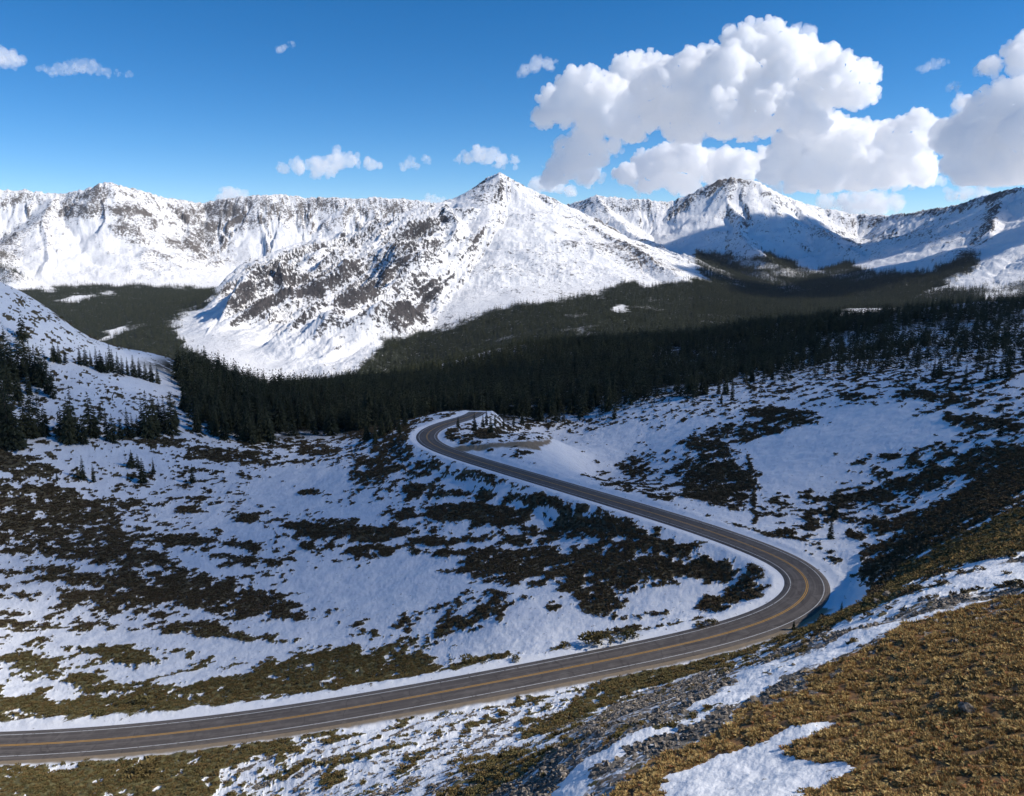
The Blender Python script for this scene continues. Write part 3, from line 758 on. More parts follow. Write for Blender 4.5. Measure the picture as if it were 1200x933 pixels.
CLOUDS = [
 (14000, 'largest white cumulus cloud with a tall crown, upper right of the sky', 1.0, [(650,125,18),(637,138,12),(680,120,24),(700,108,20),(720,130,28),(735,85,18),(760,92,22),(750,120,30),(790,125,32),(800,98,26),(830,85,26),(850,110,36),(870,75,28),(890,58,24),(905,47,17),(920,60,20),(930,85,32),(910,110,36),(960,105,30),(985,98,26),(1005,100,20),(1002,84,12),(1014,110,13),(940,138,20),(870,143,20),(800,148,18),(740,152,17),(690,148,14),(780,100,22),(715,130,26),(810,140,26),(850,140,26),(900,130,28)], 163),
 (14600, 'ragged grey-white cloud hanging under the left end of the largest cloud', .8, [(690,165,14),(680,180,19),(665,195,17),(650,205,12),(700,185,12),(688,205,13),(720,172,9),(660,172,10),(642,212,8)], 222),
 (19000, 'low cumulus bank above the saddle between the sharp central peak and the rounded summit', .8, [(735,205,12),(760,197,16),(785,190,19),(810,186,16),(840,196,18),(870,195,16),(895,190,13),(760,212,14),(800,208,18),(850,210,14),(778,178,8),(750,182,6),(722,204,6)], 226),
 (15500, 'bright cumulus towers above the rounded summit', 1.0, [(920,178,16),(938,160,16),(960,155,17),(985,152,14),(975,178,26),(1000,172,22),(1010,195,24),(940,200,25),(1030,165,17),(1052,160,17),(1075,150,15),(1092,158,13),(1068,176,18),(1040,195,20),(1080,200,16),(965,208,22),(1012,208,20),(905,203,13),(1055,205,16)], 226),
 (22000, 'small low sunlit cloud just above the right-hand cirque rim', .7, [(990,238,9),(1010,236,11),(1030,238,11),(1050,238,8),(968,238,8),(1000,246,10),(1025,246,10)], 256),
 (13000, 'large grey-blue cumulus cut off by the right edge of the photo', .9, [(1128,122,8),(1132,152,13),(1150,142,20),(1150,178,34),(1130,190,16),(1190,122,22),(1185,168,36),(1200,190,32),(1225,130,30),(1140,203,20),(1180,203,24),(1240,170,40),(1270,150,50)], 222),
 (12500, 'small cloud at the right edge above the grey cumulus', .8, [(1192,62,12),(1203,70,14),(1160,78,9),(1148,79,4),(1215,60,16)], None),
 (12500, 'small lone cloud left of the largest cloud', .7, [(617,82,6),(630,75,7),(642,76,6),(608,86,3),(651,72,3)], None),
 (17000, 'small flat-based cloud just above the central peak', .8, [(548,186,6),(560,181,8),(572,185,8),(588,187,7),(603,188,5),(558,174,4),(538,187,4)], 194),
 (17000, 'small cloud low in the blue between the left range and the central peak', .7, [(375,195,10),(395,190,11),(410,189,8),(350,197,8),(332,198,6),(433,192,7),(445,193,4),(385,203,6)], None),
 (20000, 'cloud top peeping over the notch in the left range', .8, [(272,231,9),(262,234,7),(285,233,7)], None),
 (12500, 'cloud cut off by the left edge of the photo', .7, [(5,67,8),(15,69,7),(-8,65,10),(23,71,4),(-25,66,12),(-12,84,7)], None),
 (12500, 'long wispy cloud at the upper left', .40, [(60,83,5),(70,82,5),(82,80,6),(95,78,6.5),(105,79,6),(115,82,4.5),(127,85,4),(138,87,3),(150,88,3),(50,80,3)], None),
 (12500, 'tiny faint wisp high in the middle of the sky', .35, [(335,55,3),(343,52,3.5),(326,57,2.5)], None),
 (17000, 'tiny faint wisp between two small low clouds', .30, [(480,189,5),(488,196,4),(500,188,4),(474,194,4)], None),
 (12500, 'tiny wisp left of the cloud at the upper right edge', .45, [(1095,75,5),(1086,79,3.5),(1105,73,3.5),(1079,82,2.5)], None),
 (12500, 'tiny faint wisp below the other one at the upper right', .35, [(1120,100,4),(1112,104,3.5)], None),
 (20000, 'cloud showing behind the right shoulder of the central peak', .7, [(628,217,8),(642,216,9),(655,220,7),(668,224,7)], None),
 (21000, 'thin cloud sliver behind the skyline left of the central peak', .5, [(505,236,6),(514,236,5),(495,238,4)], None),
 (21000, 'thin low cloud above the long right ridge', .5, [(1132,226,8),(1150,228,7),(1115,230,6)], None),
]
def make_clouds():
    for k, (r, label, dn, bl, fl) in enumerate(CLOUDS):
        S = []
        rs = np.random.default_rng(100+k)
        for px, py, R in bl:
            rr = R/FOC*r
            p = pt(px, py, r+rs.uniform(-1.2, 1.2)*rr); S.append((*p, rr))
        big = max(b[2] for b in bl)
        vox = r/FOC*(.95 if big > 14 else .7)
        fz = pt(900, fl, r)[2] if fl else None
        if big < 14:
            S = [(a+rs.normal(0, c*.02), b, z, q) for a, b, z, q in S for c in (q,)]
        dens = dn*(.011 if big > 14 else .005)
        build_cloud(S, vox, 'cloud', cloud_mat('cloud_vapour', dens), label, 200+k, 12, fz, (7, .0035, .30) if big > 14 else (6, .0030, .45))
# ================================================================== SCENE
SUN_AZ, SUN_EL = 84., 37.       # degrees; azimuth measured from straight behind the camera towards its right
sa, se = radians(SUN_AZ), radians(SUN_EL)
SV = np.array([math.sin(sa)*math.cos(se), -math.cos(sa)*math.cos(se), math.sin(se)])

# ---- terrain grid
daz = .052*TQ
azs = np.arange(-37.5, 37.5+1e-6, daz)
azs = np.concatenate([np.arange(-180, -37.5, 3.), azs, np.arange(39., 180.1, 3.)]); azs[-1] = 180
def rows(a, b, d): return np.exp(np.arange(math.log(a), math.log(b), d))
r_near = np.concatenate([rows(1.2, 11, .03), rows(11, 120, .0052*TQ), rows(120, 560, .0036*TQ), rows(560, 1500, .006*TQ), [1500.]])
A, R = np.meshgrid(radians(1)*azs, r_near); X = R*np.sin(A); Y = R*np.cos(A)
Z, CV = near_surface(X, Y)
ZFr, _, _ = far_z(X[-1:], Y[-1:], A[-1:], R[-1:])
bl = sstep(1150, 1500, R); Z = Z+(ZFr-Z[-1:])*bl
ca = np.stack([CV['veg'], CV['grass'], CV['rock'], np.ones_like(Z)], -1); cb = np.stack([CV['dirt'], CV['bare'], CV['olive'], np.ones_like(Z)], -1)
MG = mat_ground()
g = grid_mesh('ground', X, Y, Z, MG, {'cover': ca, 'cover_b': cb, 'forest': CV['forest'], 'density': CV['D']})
tag(g, kind='structure')
NEAR = (azs*radians(1), np.log(r_near), Z, CV)
def bil(az, r, arr):
    ia = np.interp(az, NEAR[0], np.arange(len(azs))); ir = np.interp(np.log(r), NEAR[1], np.arange(len(r_near)))
    a0 = np.clip(ia.astype(int), 0, len(azs)-2); r0 = np.clip(ir.astype(int), 0, len(r_near)-2); fa = ia-a0; fr = ir-r0
    return (arr[r0, a0]*(1-fa)*(1-fr)+arr[r0, a0+1]*fa*(1-fr)+arr[r0+1, a0]*(1-fa)*fr+arr[r0+1, a0+1]*fa*fr)
def at_ground(x, y): return bil(np.arctan2(x, y), np.hypot(x, y), Z)
def pix_ground(px, py, lo=10, hi=1400, n=1500):
    """first place where the view ray through a photo pixel meets the near terrain"""
    a, t = ray(px, py); rr = np.exp(np.linspace(math.log(lo), math.log(hi), n)); zz = bil(np.full(n, float(a)), rr, Z)
    m = np.nonzero(zz >= rr*t)[0]
    r = rr[m[0]] if len(m) else hi
    return r*math.sin(a), r*math.cos(a), float(bil(np.array([a]), np.array([r]), Z)[0])

# ---- mountains
r_far = np.concatenate([[1500.], rows(1500*1.004, 2300, .0055*TQ), rows(2300, 4600, .0031*TQ), rows(4600, 7600, .0040*TQ), rows(7600, 10000, .02), rows(10000, 48000, .12)])  # outermost rows: unseen snow land added to brighten the cloud bases
A2, R2 = np.meshgrid(radians(1)*azs, r_far); X2 = R2*np.sin(A2); Y2 = R2*np.cos(A2)
Z2, G2, MT = far_z(X2, Y2, A2, R2)
gr_ = np.gradient(Z2, axis=0)/np.gradient(R2, axis=0); ga_ = np.gradient(Z2, axis=1)/(np.gradient(A2, axis=1)*R2)
SL = np.hypot(gr_, ga_)
# curvature-like exposure: wind scours ribs, snow fills gullies
def blur(a, k):
    out = a
    for ax in (0, 1):
        c = np.cumsum(np.pad(out, [(k+1, k) if i == ax else (0, 0) for i in (0, 1)], mode='edge'), axis=ax)
        out = (np.take(c, range(2*k+1, c.shape[ax]), axis=ax)-np.take(c, range(0, c.shape[ax]-2*k-1), axis=ax))/(2*k+1)
    return out
RIB = (Z2-blur(Z2, max(2, int(8/TQ))))/14.
PX2, PY2 = project(X2, Y2, Z2)
MAPX = PX2; MAPY = PY2
n_big = fbm(X2/330, Y2/330, 4, 81)
ROCK = .16+.50*sstep(.60, 1.5, SL)+.16*np.clip(RIB, -1, 1)+.16*n_big+.35*STREAK-.31*FLANK
def add_ell(F, L, PXa, PYa):
    return F+ell_signed(PXa, PYa, L)
def ell_signed(px, py, L):
    out = np.zeros(px.shape, F32)
    for cx, cy, rx, ry, an, s in L:
        c, sn = math.cos(radians(an)), math.sin(radians(an)); dx = px-cx; dy = py-cy
        q = ((dx*c+dy*sn)/rx)**2+((-dx*sn+dy*c)/ry)**2
        out += s*(1-sstep(.2, 1.6, q))
    return out
MROCK = [ # bare rock (+) and full snow (-) on the mountain sides
 (115,232,14,14,0,.35),(160,262,30,24,60,.40),(140,252,14,14,0,.3),(225,270,26,30,55,.35),(250,290,30,28,50,.40),(200,290,40,25,40,.25),(265,255,30,18,20,.35),(300,248,60,16,5,.28),(400,250,80,16,0,.22),
 (170,300,30,14,30,.25),(60,250,60,14,-20,.22),(30,285,50,25,-15,.15),(10,300,16,28,0,.35),(60,310,50,20,0,-.25),(100,290,30,30,0,-.12),(330,285,50,12,-10,-.2),(250,320,60,10,0,-.1),
 (310,335,30,28,-30,.22),(330,360,40,25,-20,.25),(285,350,14,25,20,.25),(350,330,40,18,30,.35),(400,325,50,16,-35,.30),(440,330,60,16,-40,.40),(470,300,50,16,-50,.40),(480,360,40,16,-40,.45),(500,330,20,40,10,.25),(515,370,20,30,0,.25),(520,260,10,16,0,.2),
 (568,228,18,14,-30,.3),(540,225,30,7,-28,.1),(620,330,90,50,0,.06),(650,260,50,16,35,.12),(720,290,60,14,35,.28),(760,300,50,10,30,.30),(640,340,60,14,0,.12),(560,300,40,30,0,.02),(700,330,60,14,10,.05),
 (400,400,70,22,-25,-.20),(320,410,60,16,-15,-.2),(240,372,40,12,-10,-.3),(385,400,14,18,-30,.25),
 (850,213,26,5,0,.55),(820,225,26,5,-25,.35),(900,232,16,8,20,.2),(885,265,16,8,10,.45),(915,245,14,8,20,.25),(925,238,60,20,20,-.15),(990,255,80,10,5,-.05),(985,275,40,6,0,.25),(1040,280,60,10,-5,.15),
 (1110,243,60,7,-8,.40),(1170,228,24,10,-20,.60),(1155,262,8,30,28,.6),(1130,300,10,20,35,.4),(1190,270,22,40,10,-.35),(1160,310,40,16,0,-.25),(700,245,24,8,10,.25),(740,250,30,10,20,.15),(780,262,40,14,20,-.1),(860,300,60,10,0,-.1),(1000,310,60,10,0,.0)]
ROCK = ROCK+ell_signed(PX2+fbm(X2/120, Y2/120, 3, 82)*14, PY2+fbm(X2/120+9, Y2/120, 3, 83)*9, MROCK)*.7
SHEL = -.18*sstep(0, 40, 0*PX2)
BROWN = np.clip(sstep(4300, 5200, R2)*.75*(PX2 < 560)+ell_signed(PX2, PY2, [(740,295,60,20,30,.6),(640,350,90,16,0,.4),(855,212,26,6,0,.8)]), 0, 1)
FOREST_POLYS = [ # outline, range limits, trees per square metre, height
 ([(0,344),(60,336),(150,334),(225,338),(262,342),(250,350),(238,366),(212,374),(205,388),(215,405),(245,420),(235,440),(200,450),(150,425),(100,400),(60,385),(0,350)], 1600, 5400, 1/75., 15.),
 ([(330,447),(420,436),(440,412),(450,398),(480,392),(530,384),(575,362),(610,356),(655,352),(690,346),(725,333),(745,328),(760,336),(800,330),(850,322),(900,332),(960,350),(1000,365),(900,390),(700,410),(500,450),(380,470)], 1500, 3400, 1/62., 14.),
 ([(812,293),(840,296),(880,303),(905,296),(930,308),(955,322),(990,306),(1015,318),(1050,322),(1090,318),(1135,298),(1150,302),(1140,322),(1105,335),(1070,352),(1010,372),(940,372),(880,350),(840,335),(815,315)], 2600, 5200, 1/62., 17.),
 ([(1060,352),(1110,338),(1199,330),(1260,325),(1260,362),(1100,372),(1030,372)], 1500, 3400, 1/110., 13.),
 ([(-40,300),(0,292),(14,300),(30,318),(28,332),(0,335),(-40,335)], 4200, 6400, 1/300., 14.),
]
FCLEAR = [(90,350,24,4,-8,1.),(125,345,10,3,0,1.),(57,339,10,3,0,1.),(134,391,20,4,-28,1.),(790,300,14,4,20,.9),(727,363,8,5,30,.9),(880,308,30,5,10,.5),(930,320,24,6,0,.4),(240,372,40,10,-10,1.),(835,318,50,5,25,.4),
 (1150,330,40,10,0,.7),(1170,345,30,6,-10,.5),(905,330,40,6,15,.3),(1000,322,40,6,0,.35)]
FO = np.zeros_like(Z2, F32)
PXw = PX2+fbm(X2/90, Y2/90, 4, 84)*16; PYw = PY2+fbm(X2/90+5, Y2/90, 4, 85)*7
for P, ra, rb, dn, hh in FOREST_POLYS:
    m = with_box(PXw, PYw, P, 20, None) & (R2 > ra) & (R2 < rb)
    if m.any():
        o_ = np.zeros_like(FO); o_[m] = sstep(-3, 3, poly_in(PXw[m], PYw[m], P))*min(1, dn*90); FO = np.maximum(FO, o_)
FO = FO*(.75+.25*sstep(-.42, -.25, fbm(X2/130, Y2/130, 4, 86)))*(1-np.clip(ell_field(PXw, PYw, FCLEAR), 0, 1))
MM = mat_mountain()
gq = G2[:-1, :-1].copy(); fl_ = (MT[:-1, :-1] < .15)
at = {'rock': ROCK, 'forest': FO, 'brown': BROWN}
names = {1: 'mountain', 2: 'mountain', 3: 'mountain'}
tag(grid_mesh('valley', X2, Y2, Z2, MM, at, fl_ | (gq == 0)), kind='structure')
for k in (1, 2, 3):
    tag(grid_mesh(names[k], X2, Y2, Z2, MM, at, (gq == k) & ~fl_), kind='structure')

# ---- road
def ribbon(name, a, b, dz, mat, parent=None, s0=0, s1=None, skirt=0.):
    n = len(ROAD); s1 = n if s1 is None else s1; V = []; UV = []
    offs = np.linspace(a, b, 7 if skirt else 2)
    for i in range(s0, s1):
        row = [(q, 0) for q in offs]
        if skirt: row = [(offs[0]-.35, -skirt)]+row+[(offs[-1]+.35, -skirt)]
        for q, d in row:
            V.append((ROAD[i, 0]+RN[i, 0]*q, ROAD[i, 1]+RN[i, 1]*q, ROAD[i, 2]+dz+d)); UV.append((q, RS[i]))
    k = len(row); ii = np.arange(s1-s0-1)[:, None]*k+np.arange(k-1)[None]
    Fc = np.stack([ii, ii+1, ii+k+1, ii+k], -1).reshape(-1, 4)
    me = raw_mesh(name, np.array(V), Fc); uv = me.uv_layers.new(name='UVMap'); UV = np.array(UV, F32)
    uv.data.foreach_set('uv', UV[Fc.ravel()].ravel()); me.materials.append(mat)
    return link(bpy.data.objects.new(name, me), parent)
ma = N('road_asphalt'); uvn = ma.n('ShaderNodeTexCoord').outputs['UV']; sx = ma.n('ShaderNodeSeparateXYZ'); ma.l(uvn, sx.inputs[0])
mpn = ma.n('ShaderNodeMapping'); mpn.inputs['Scale'].default_value = (2.2, .05, 1); ma.l(uvn, mpn.inputs['Vector'])
stn = ma.noise(1., 4, .6, vec=mpn.outputs[0]); fn = ma.noise(.6, 5, .6)
tr = ma.math('ABSOLUTE', ma.math('SUBTRACT', ma.math('ABSOLUTE', ma.math('SUBTRACT', ma.math('ABSOLUTE', sx.outputs[0]), 1.8)), .85))
trk = ma.ramp(tr, .15, .45, 1., 0.)
base = ma.mix(ma.ramp(stn, .35, .65), (.10, .088, .080), (.155, .135, .122)); base = ma.mix(ma.math('MULTIPLY', trk, .45), base, (.082, .072, .066))
base = ma.mix(ma.math('MULTIPLY', ma.ramp(fn, .45, .7), .5), base, (.19, .17, .155)); vor = ma.n('ShaderNodeTexVoronoi', feature='DISTANCE_TO_EDGE'); vor.inputs['Scale'].default_value = .16; mw = ma.n('ShaderNodeVectorMath', operation='ADD'); nz = ma.n('ShaderNodeTexNoise'); nz.inputs['Scale'].default_value = .5; ma.l(uvn, nz.inputs['Vector']); ma.l(uvn, mw.inputs[0]); ma.l(nz.outputs[1], mw.inputs[1]); ma.l(mw.outputs[0], vor.inputs['Vector']); base = ma.mix(ma.math('MULTIPLY', ma.ramp(vor.outputs['Distance'], .006, .018, 1., 0.), .28), base, (.03, .028, .027)); ma.col(base); ma.b.inputs['Roughness'].default_value = .8
road = tag(ribbon('road', -4.35, 4.35, .04, ma.m, skirt=.35), kind='structure')
def paint(name, c, wear):
    q = N(name); f = q.noise(2.5, 5, .7); q.col(q.mix(q.ramp(f, wear, wear+.12), c, (.10, .09, .08))); q.b.inputs['Roughness'].default_value = .6; return q.m
wm = paint('white_road_paint', (.62, .62, .60), .54); ym = paint('yellow_road_paint', (.62, .33, .06), .62)
for s_ in (-1, 1): ribbon('edge_line', s_*3.25-.07, s_*3.25+.07, .046, wm, road)
for s_ in (-1, 1): ribbon('centre_line', s_*.16-.065, s_*.16+.065, .046, ym, road)

# ---- trees
TM = leaf_mat('spruce_needles', (.012, .018, .012), (.030, .038, .021), (.062, .064, .032), 3.)
BK = N('spruce_bark'); BK.col(BK.mix(BK.ramp(BK.noise(12, 3), .4, .6), (.07, .05, .038), (.14, .11, .085))); BK = BK.m
rt = np.random.default_rng(77)
TREES = []      # x, y, z, height, label, group
def px_tree(px, py, hpx, label, group=None):
    x, y, z = pix_ground(px, py); D = y*cp-z*sp
    TREES.append((x, y, z-.15, hpx*D/FOC*1.03, label, group))
def cluster(L, label, group):
    for q in L: px_tree(*q, label, group)
G_ = 'spruces of the near stand on the left slope'
cluster([(4,520,68),(12,526,72),(19,527,60),(8,500,60),(0,510,70),(-6,524,72),(30,512,48),(38,514,52),(47,512,44),(54,511,38),(2,478,48)], 'tall dark spruce in the clump standing at the left edge of the snowy slope', 'spruces in the left edge clump')
cluster([(73,516,40),(82,521,56),(90,519,40),(98,520,34),(107,512,52),(113,514,36),(86,512,60)], 'dark spruce in the clump of uneven spruces right of the left edge clump', 'spruces in the second clump from the left')
cluster([(126,516,38),(133,518,34),(142,515,26),(118,492,20)], 'dark spruce in the small middle clump on the left snow slope', 'spruces in the third clump from the left')
cluster([(150,511,34),(156,514,30),(162,512,26)], 'dark spruce in the tight trio on the left snow slope', 'spruces in the tight trio')
cluster([(168,510,46),(174,514,56),(181,512,50),(188,505,36),(194,508,44),(202,509,50),(207,500,30)], 'tall dark spruce in the clump just left of the forest edge', 'spruces in the clump by the forest edge')
cluster([(2,440,42),(9,445,50),(16,448,44),(24,446,54),(31,440,38),(38,450,50),(44,452,46),(50,455,40),(57,462,44),(62,466,30),(22,470,34),(34,462,30),(10,462,40)], 'dark spruce in the ragged stand high on the left slope', 'spruces of the high left stand')
cluster([(64,424,22),(70,426,24),(77,427,20)], 'dark spruce in the small group below the streaked snow slope', 'spruces below the streaked snow slope')
cluster([(94,428,24),(101,429,22),(107,429,18)], 'dark spruce in the second small group along the left crest', 'spruces of the second crest group')
cluster([(114,434,28),(119,436,26),(126,437,24),(133,438,28),(139,439,26),(130,434,30)], 'dark spruce in the dense row along the left crest', 'spruces in the crest row')
cluster([(144,441,24),(150,441,22),(157,442,26),(164,443,24),(171,446,22),(178,448,24),(185,450,22)], 'dark spruce at the right end of the crest row, by the forest', 'spruces at the end of the crest row')
for q in [(67,563,11,'lone stunted spruce left of the two small isolated spruces'),(98,563,29,'taller of the two isolated spruces below the left stand'),(110,565,22,'shorter of the two isolated spruces below the left stand'),
          (155,549,22,'leftmost of four spruces in the loose group below the left forest'),(162,550,17,'low bushy spruce in the loose group below the left forest'),(168,566,30,'tallest spruce in the loose group below the left forest'),(180,556,20,'rightmost of four spruces in the loose group below the left forest'),
          (226,566,23,'lone stocky spruce on the snow right of the loose group'),(720,492,18,'lone small spruce on the snow left of the central right stand'),
          (881,448,19,'lone small spruce in front of the right forest edge'),(905,446,16,'small spruce right of the lone small one by the right forest edge'),
          (858,468,24,'slim spruce at the foot of the right forest tongue'),(845,474,12,'low shrubby spruce at the foot of the right forest tongue'),
          (973,632,32,'lower of the two spruces above the road curve'),(978,609,29,'upper of the two spruces above the road curve'),
          (1090,565,22,'slender spruce on the shaded slope at right'),(1103,566,19,'slender spruce just right of another on the shaded slope'),
          (1172,512,34,'broad dark spruce low at the right edge of the snowfield'),(1131,449,26,'tall spruce standing alone among shrubs far right'),
          (930,738,13,'small young spruce on the bank below the road curve'),(986,716,13,'small young spruce on the bank right of the other one at the curve'),
          (440,520,26,'spruce at the forest corner left of the far road bend'),(537,501,13,'small spruce where the road disappears'),
          (556,505,22,'spruce on the inside of the far road bend'),(575,508,21,'tallest spruce beside the inside of the far bend')]: px_tree(*q)
cluster([(808,462,30),(815,465,34),(823,463,30),(828,462,28)], 'dark spruce in the tight group at the tip of the right forest', 'spruces at the tip of the right forest')
cluster([(842,462,24),(850,463,26)], 'dark spruce in the pair right of the tight group', 'pair of spruces right of the tight group')
cluster([(1094,443,24),(1099,444,28),(1102,442,20)], 'dark spruce in the trio on the far right bench', 'trio of spruces far right')
cluster([(1156,443,24),(1163,444,26),(1172,444,30),(1180,443,28)], 'dark spruce in the row at the far right edge of the bench', 'spruces in the far right row')
cluster([(602,499,16),(612,497,14),(640,496,12),(590,502,14),(570,499,20),(566,501,16),(580,500,17)], 'small spruce along the forest edge right of the far bend', 'small spruces right of the far bend')
cluster([(455,508,30),(447,512,28),(462,503,26),(430,516,22),(475,500,24),(468,508,18)], 'spruce in the dark stand beside the far road bend', 'spruces beside the far bend')

# forest belts on the near terrain
def sample_near(n, r0, r1, a0, a1, rs):
    r = np.sqrt(rs.uniform(r0*r0, r1*r1, n)); a = radians(1)*rs.uniform(a0, a1, n); return r*np.sin(a), r*np.cos(a), r, a
FX = []
def belt(poly, ra, rb, dens, h0, h1, seed, clump=.0, soft=2., az=(-37, 37)):
    rs = np.random.default_rng(seed)
    area = .5*(rb*rb-ra*ra)*radians(az[1]-az[0]); n = int(area*dens)
    x, y, r, a = sample_near(n, ra, rb, *az, rs); z = at_ground(x, y); px, py = project(x, y, z)
    k = poly_in(px+fbm(x/14, y/14, 2, 91)*6, py+fbm(x/14, y/14, 2, 92)*3, poly) > rs.uniform(-soft, soft, n)
    if clump: k &= fbm(x/28, y/28, 3, 93) > clump
    rdx, _, _ = road_dist(x, y); k &= np.abs(rdx) > 9
    x, y, z, r = x[k], y[k], z[k], r[k]
    h = rs.uniform(h0, h1, len(x))*rs.uniform(.5, 1.15, len(x))
    FX.append(np.stack([x, y, z, h], 1))
belt([(200,445),(222,430),(250,440),(290,440),(330,442),(380,443),(430,442),(520,432),(600,412),(700,398),(760,400),(760,470),(690,486),(600,496),(545,500),(520,498),(492,497),(470,497),(450,512),(400,508),(350,510),(300,516),(250,512),(228,500),(222,470)], 420, 1450, 1/24., 10, 18, 1, clump=-.38, soft=7)
belt([(212,450),(240,440),(300,470),(330,505),(320,520),(280,516),(235,508),(222,490)], 380, 560, 1/20., 13, 22, 2, clump=-.35, soft=5)
belt([(320,445),(430,446),(450,470),(452,500),(420,508),(360,508),(330,495)], 440, 900, 1/26., 13, 21, 3, clump=-.40, soft=5)
belt([(740,398),(860,388),(950,380),(1040,372),(1040,385),(960,398),(930,412),(905,432),(860,448),(800,462),(750,474)], 420, 1300, 1/30., 9, 16, 4, clump=-.25, soft=7)
belt([(600,406),(760,388),(900,374),(1040,366),(1230,352),(1230,366),(1040,380),(900,392),(760,410)], 700, 1450, 1/40., 9, 14, 5, soft=4)
belt([(870,392),(1040,378),(1230,368),(1230,402),(1060,412),(930,436),(870,446)], 430, 1200, 1/40., 9, 15, 6, clump=-.08, soft=8)
belt([(900,415),(1040,402),(1230,398),(1230,434),(1100,434),(960,440),(890,446)], 380, 900, 1/52., 7, 13, 7, clump=.0, soft=8)
belt([(960,425),(1230,405),(1230,450),(1080,455),(960,448)], 330, 600, 1/320., 4, 8, 8, soft=8)
belt([(640,480),(820,452),(900,446),(900,458),(760,482),(640,500)], 380, 520, 1/160., 4, 8, 9, soft=6)
belt([(-40,395),(30,395),(60,430),(60,470),(20,500),(-40,520)], 330, 480, 1/60., 10, 15, 10, az=(-37, -28))
FA = np.concatenate(FX)
# nearest trees become objects of their own, the rest the wood as one mass
dist = np.hypot(FA[:, 0], FA[:, 1]); apx, apy = project(FA[:, 0], FA[:, 1], FA[:, 2])
show = FA[:, 3]/dist*(np.abs(apx-600) < 605)
order = np.argsort(-show); nind = max(0, NTREES-len(TREES))
ZONES = [(215, 330, 'dark spruce at the lower edge of the dense left forest', 'spruces along the left forest edge'), (330, 470, 'dark spruce in the forest edge between the left slope and the far road bend', 'forest-edge spruces left of the far bend'),
         (470, 700, 'dark spruce of the forest behind the far road bend', 'forest-edge spruces behind the far bend'), (700, 900, 'dark spruce of the forest tongue right of centre', 'spruces of the right forest tongue'), (900, 2000, 'small dark spruce scattered on the snowy right bench', 'scattered spruces on the right bench'),
         (-500, 215, 'dark spruce in the wood on the far left slope', 'spruces in the far left wood')]
for i in order[:nind]:
    for a, b, lab, grp in ZONES:
        if a <= apx[i] < b: TREES.append((FA[i, 0], FA[i, 1], FA[i, 2]-.2, FA[i, 3], lab, grp)); break
REST = FA[order[nind:]]
crowns = []; 
for s in range(8):
    V, Fc = conifer(300+s, 19+s % 3*3, wid=[.20, .24, .18, .26, .21, .28, .17, .23][s]); me = raw_mesh('crown', V, Fc, smooth=False); me.materials.append(TM); crowns.append(me)
trunk = trunk_mesh('trunk', mat=BK)
for i, (x, y, z, h, lab, grp) in enumerate(TREES):
    e = link(bpy.data.objects.new('spruce_tree', None)); e.location = (x, y, z); e.rotation_euler = (0, 0, rt.uniform(0, 6.28)); e.empty_display_size = .5
    w_ = rt.uniform(.85, 1.2); e.scale = (h*w_, h*w_, h)
    tag(e, lab, 'spruce tree', grp)
    link(bpy.data.objects.new('trunk', trunk), e); link(bpy.data.objects.new('crown', crowns[rt.integers(0, 8)]), e)
lo = [conifer(400+s, 11, wid=[.18, .21, .25, .20, .30, .23][s], lod=.8) for s in range(6)]
scatter('forest', lo, REST[:, :3]-np.array([0, 0, .2]), REST[:, 3], TM, 'dense dark spruce forest filling the shaded valley behind the road', 'forest', tilt=.02)
# far forests on the mountain feet
NF = (A2[0], np.log(r_far), Z2)
def bil2(az, r, arr):
    ia = np.interp(az, A2[0], np.arange(len(azs))); ir = np.interp(np.log(r), np.log(r_far), np.arange(len(r_far)))
    a0 = np.clip(ia.astype(int), 0, len(azs)-2); r0 = np.clip(ir.astype(int), 0, len(r_far)-2); fa = ia-a0; fr = ir-r0
    return (arr[r0, a0]*(1-fa)*(1-fr)+arr[r0, a0+1]*fa*(1-fr)+arr[r0+1, a0]*(1-fa)*fr+arr[r0+1, a0+1]*fa*fr)
FAR_LAB = ['spruce forest covering the distant left valley floor', 'spruce forest along the foot of the central peak', 'spruce forest in the shaded basin below the right cirque', 'spruces on the low spur at the far right', 'sparse spruces at the foot of the left range']
tiny = [conifer(500+s, 7, wid=.22+.025*s, lod=.62) for s in range(4)]
for k, (P, ra, rb, dn, hh) in enumerate(FOREST_POLYS):
    rs = np.random.default_rng(900+k); xs = [p[0] for p in P]
    a0 = degrees(ray(min(xs), 380)[0]); a1 = degrees(ray(max(xs), 380)[0])
    n = int(.5*(rb*rb-ra*ra)*radians(a1-a0)*dn*(1 if TQ < 1.5 else .5)); x, y, r, a = sample_near(n, ra, rb, a0, a1, rs)
    z = bil2(a, r, Z2); fo = bil2(a, r, FO)
    kk = fo > rs.uniform(.12, .9, n)*min(1, dn*90); x, y, z, r, a = x[kk], y[kk], z[kk], r[kk], a[kk]
    h = hh*rs.uniform(.5, 1.6, len(x))
    print('far forest', k, n, len(x))
    scatter('forest', tiny, np.stack([x, y, z-.3], 1), h, TM, FAR_LAB[k], 'forest')

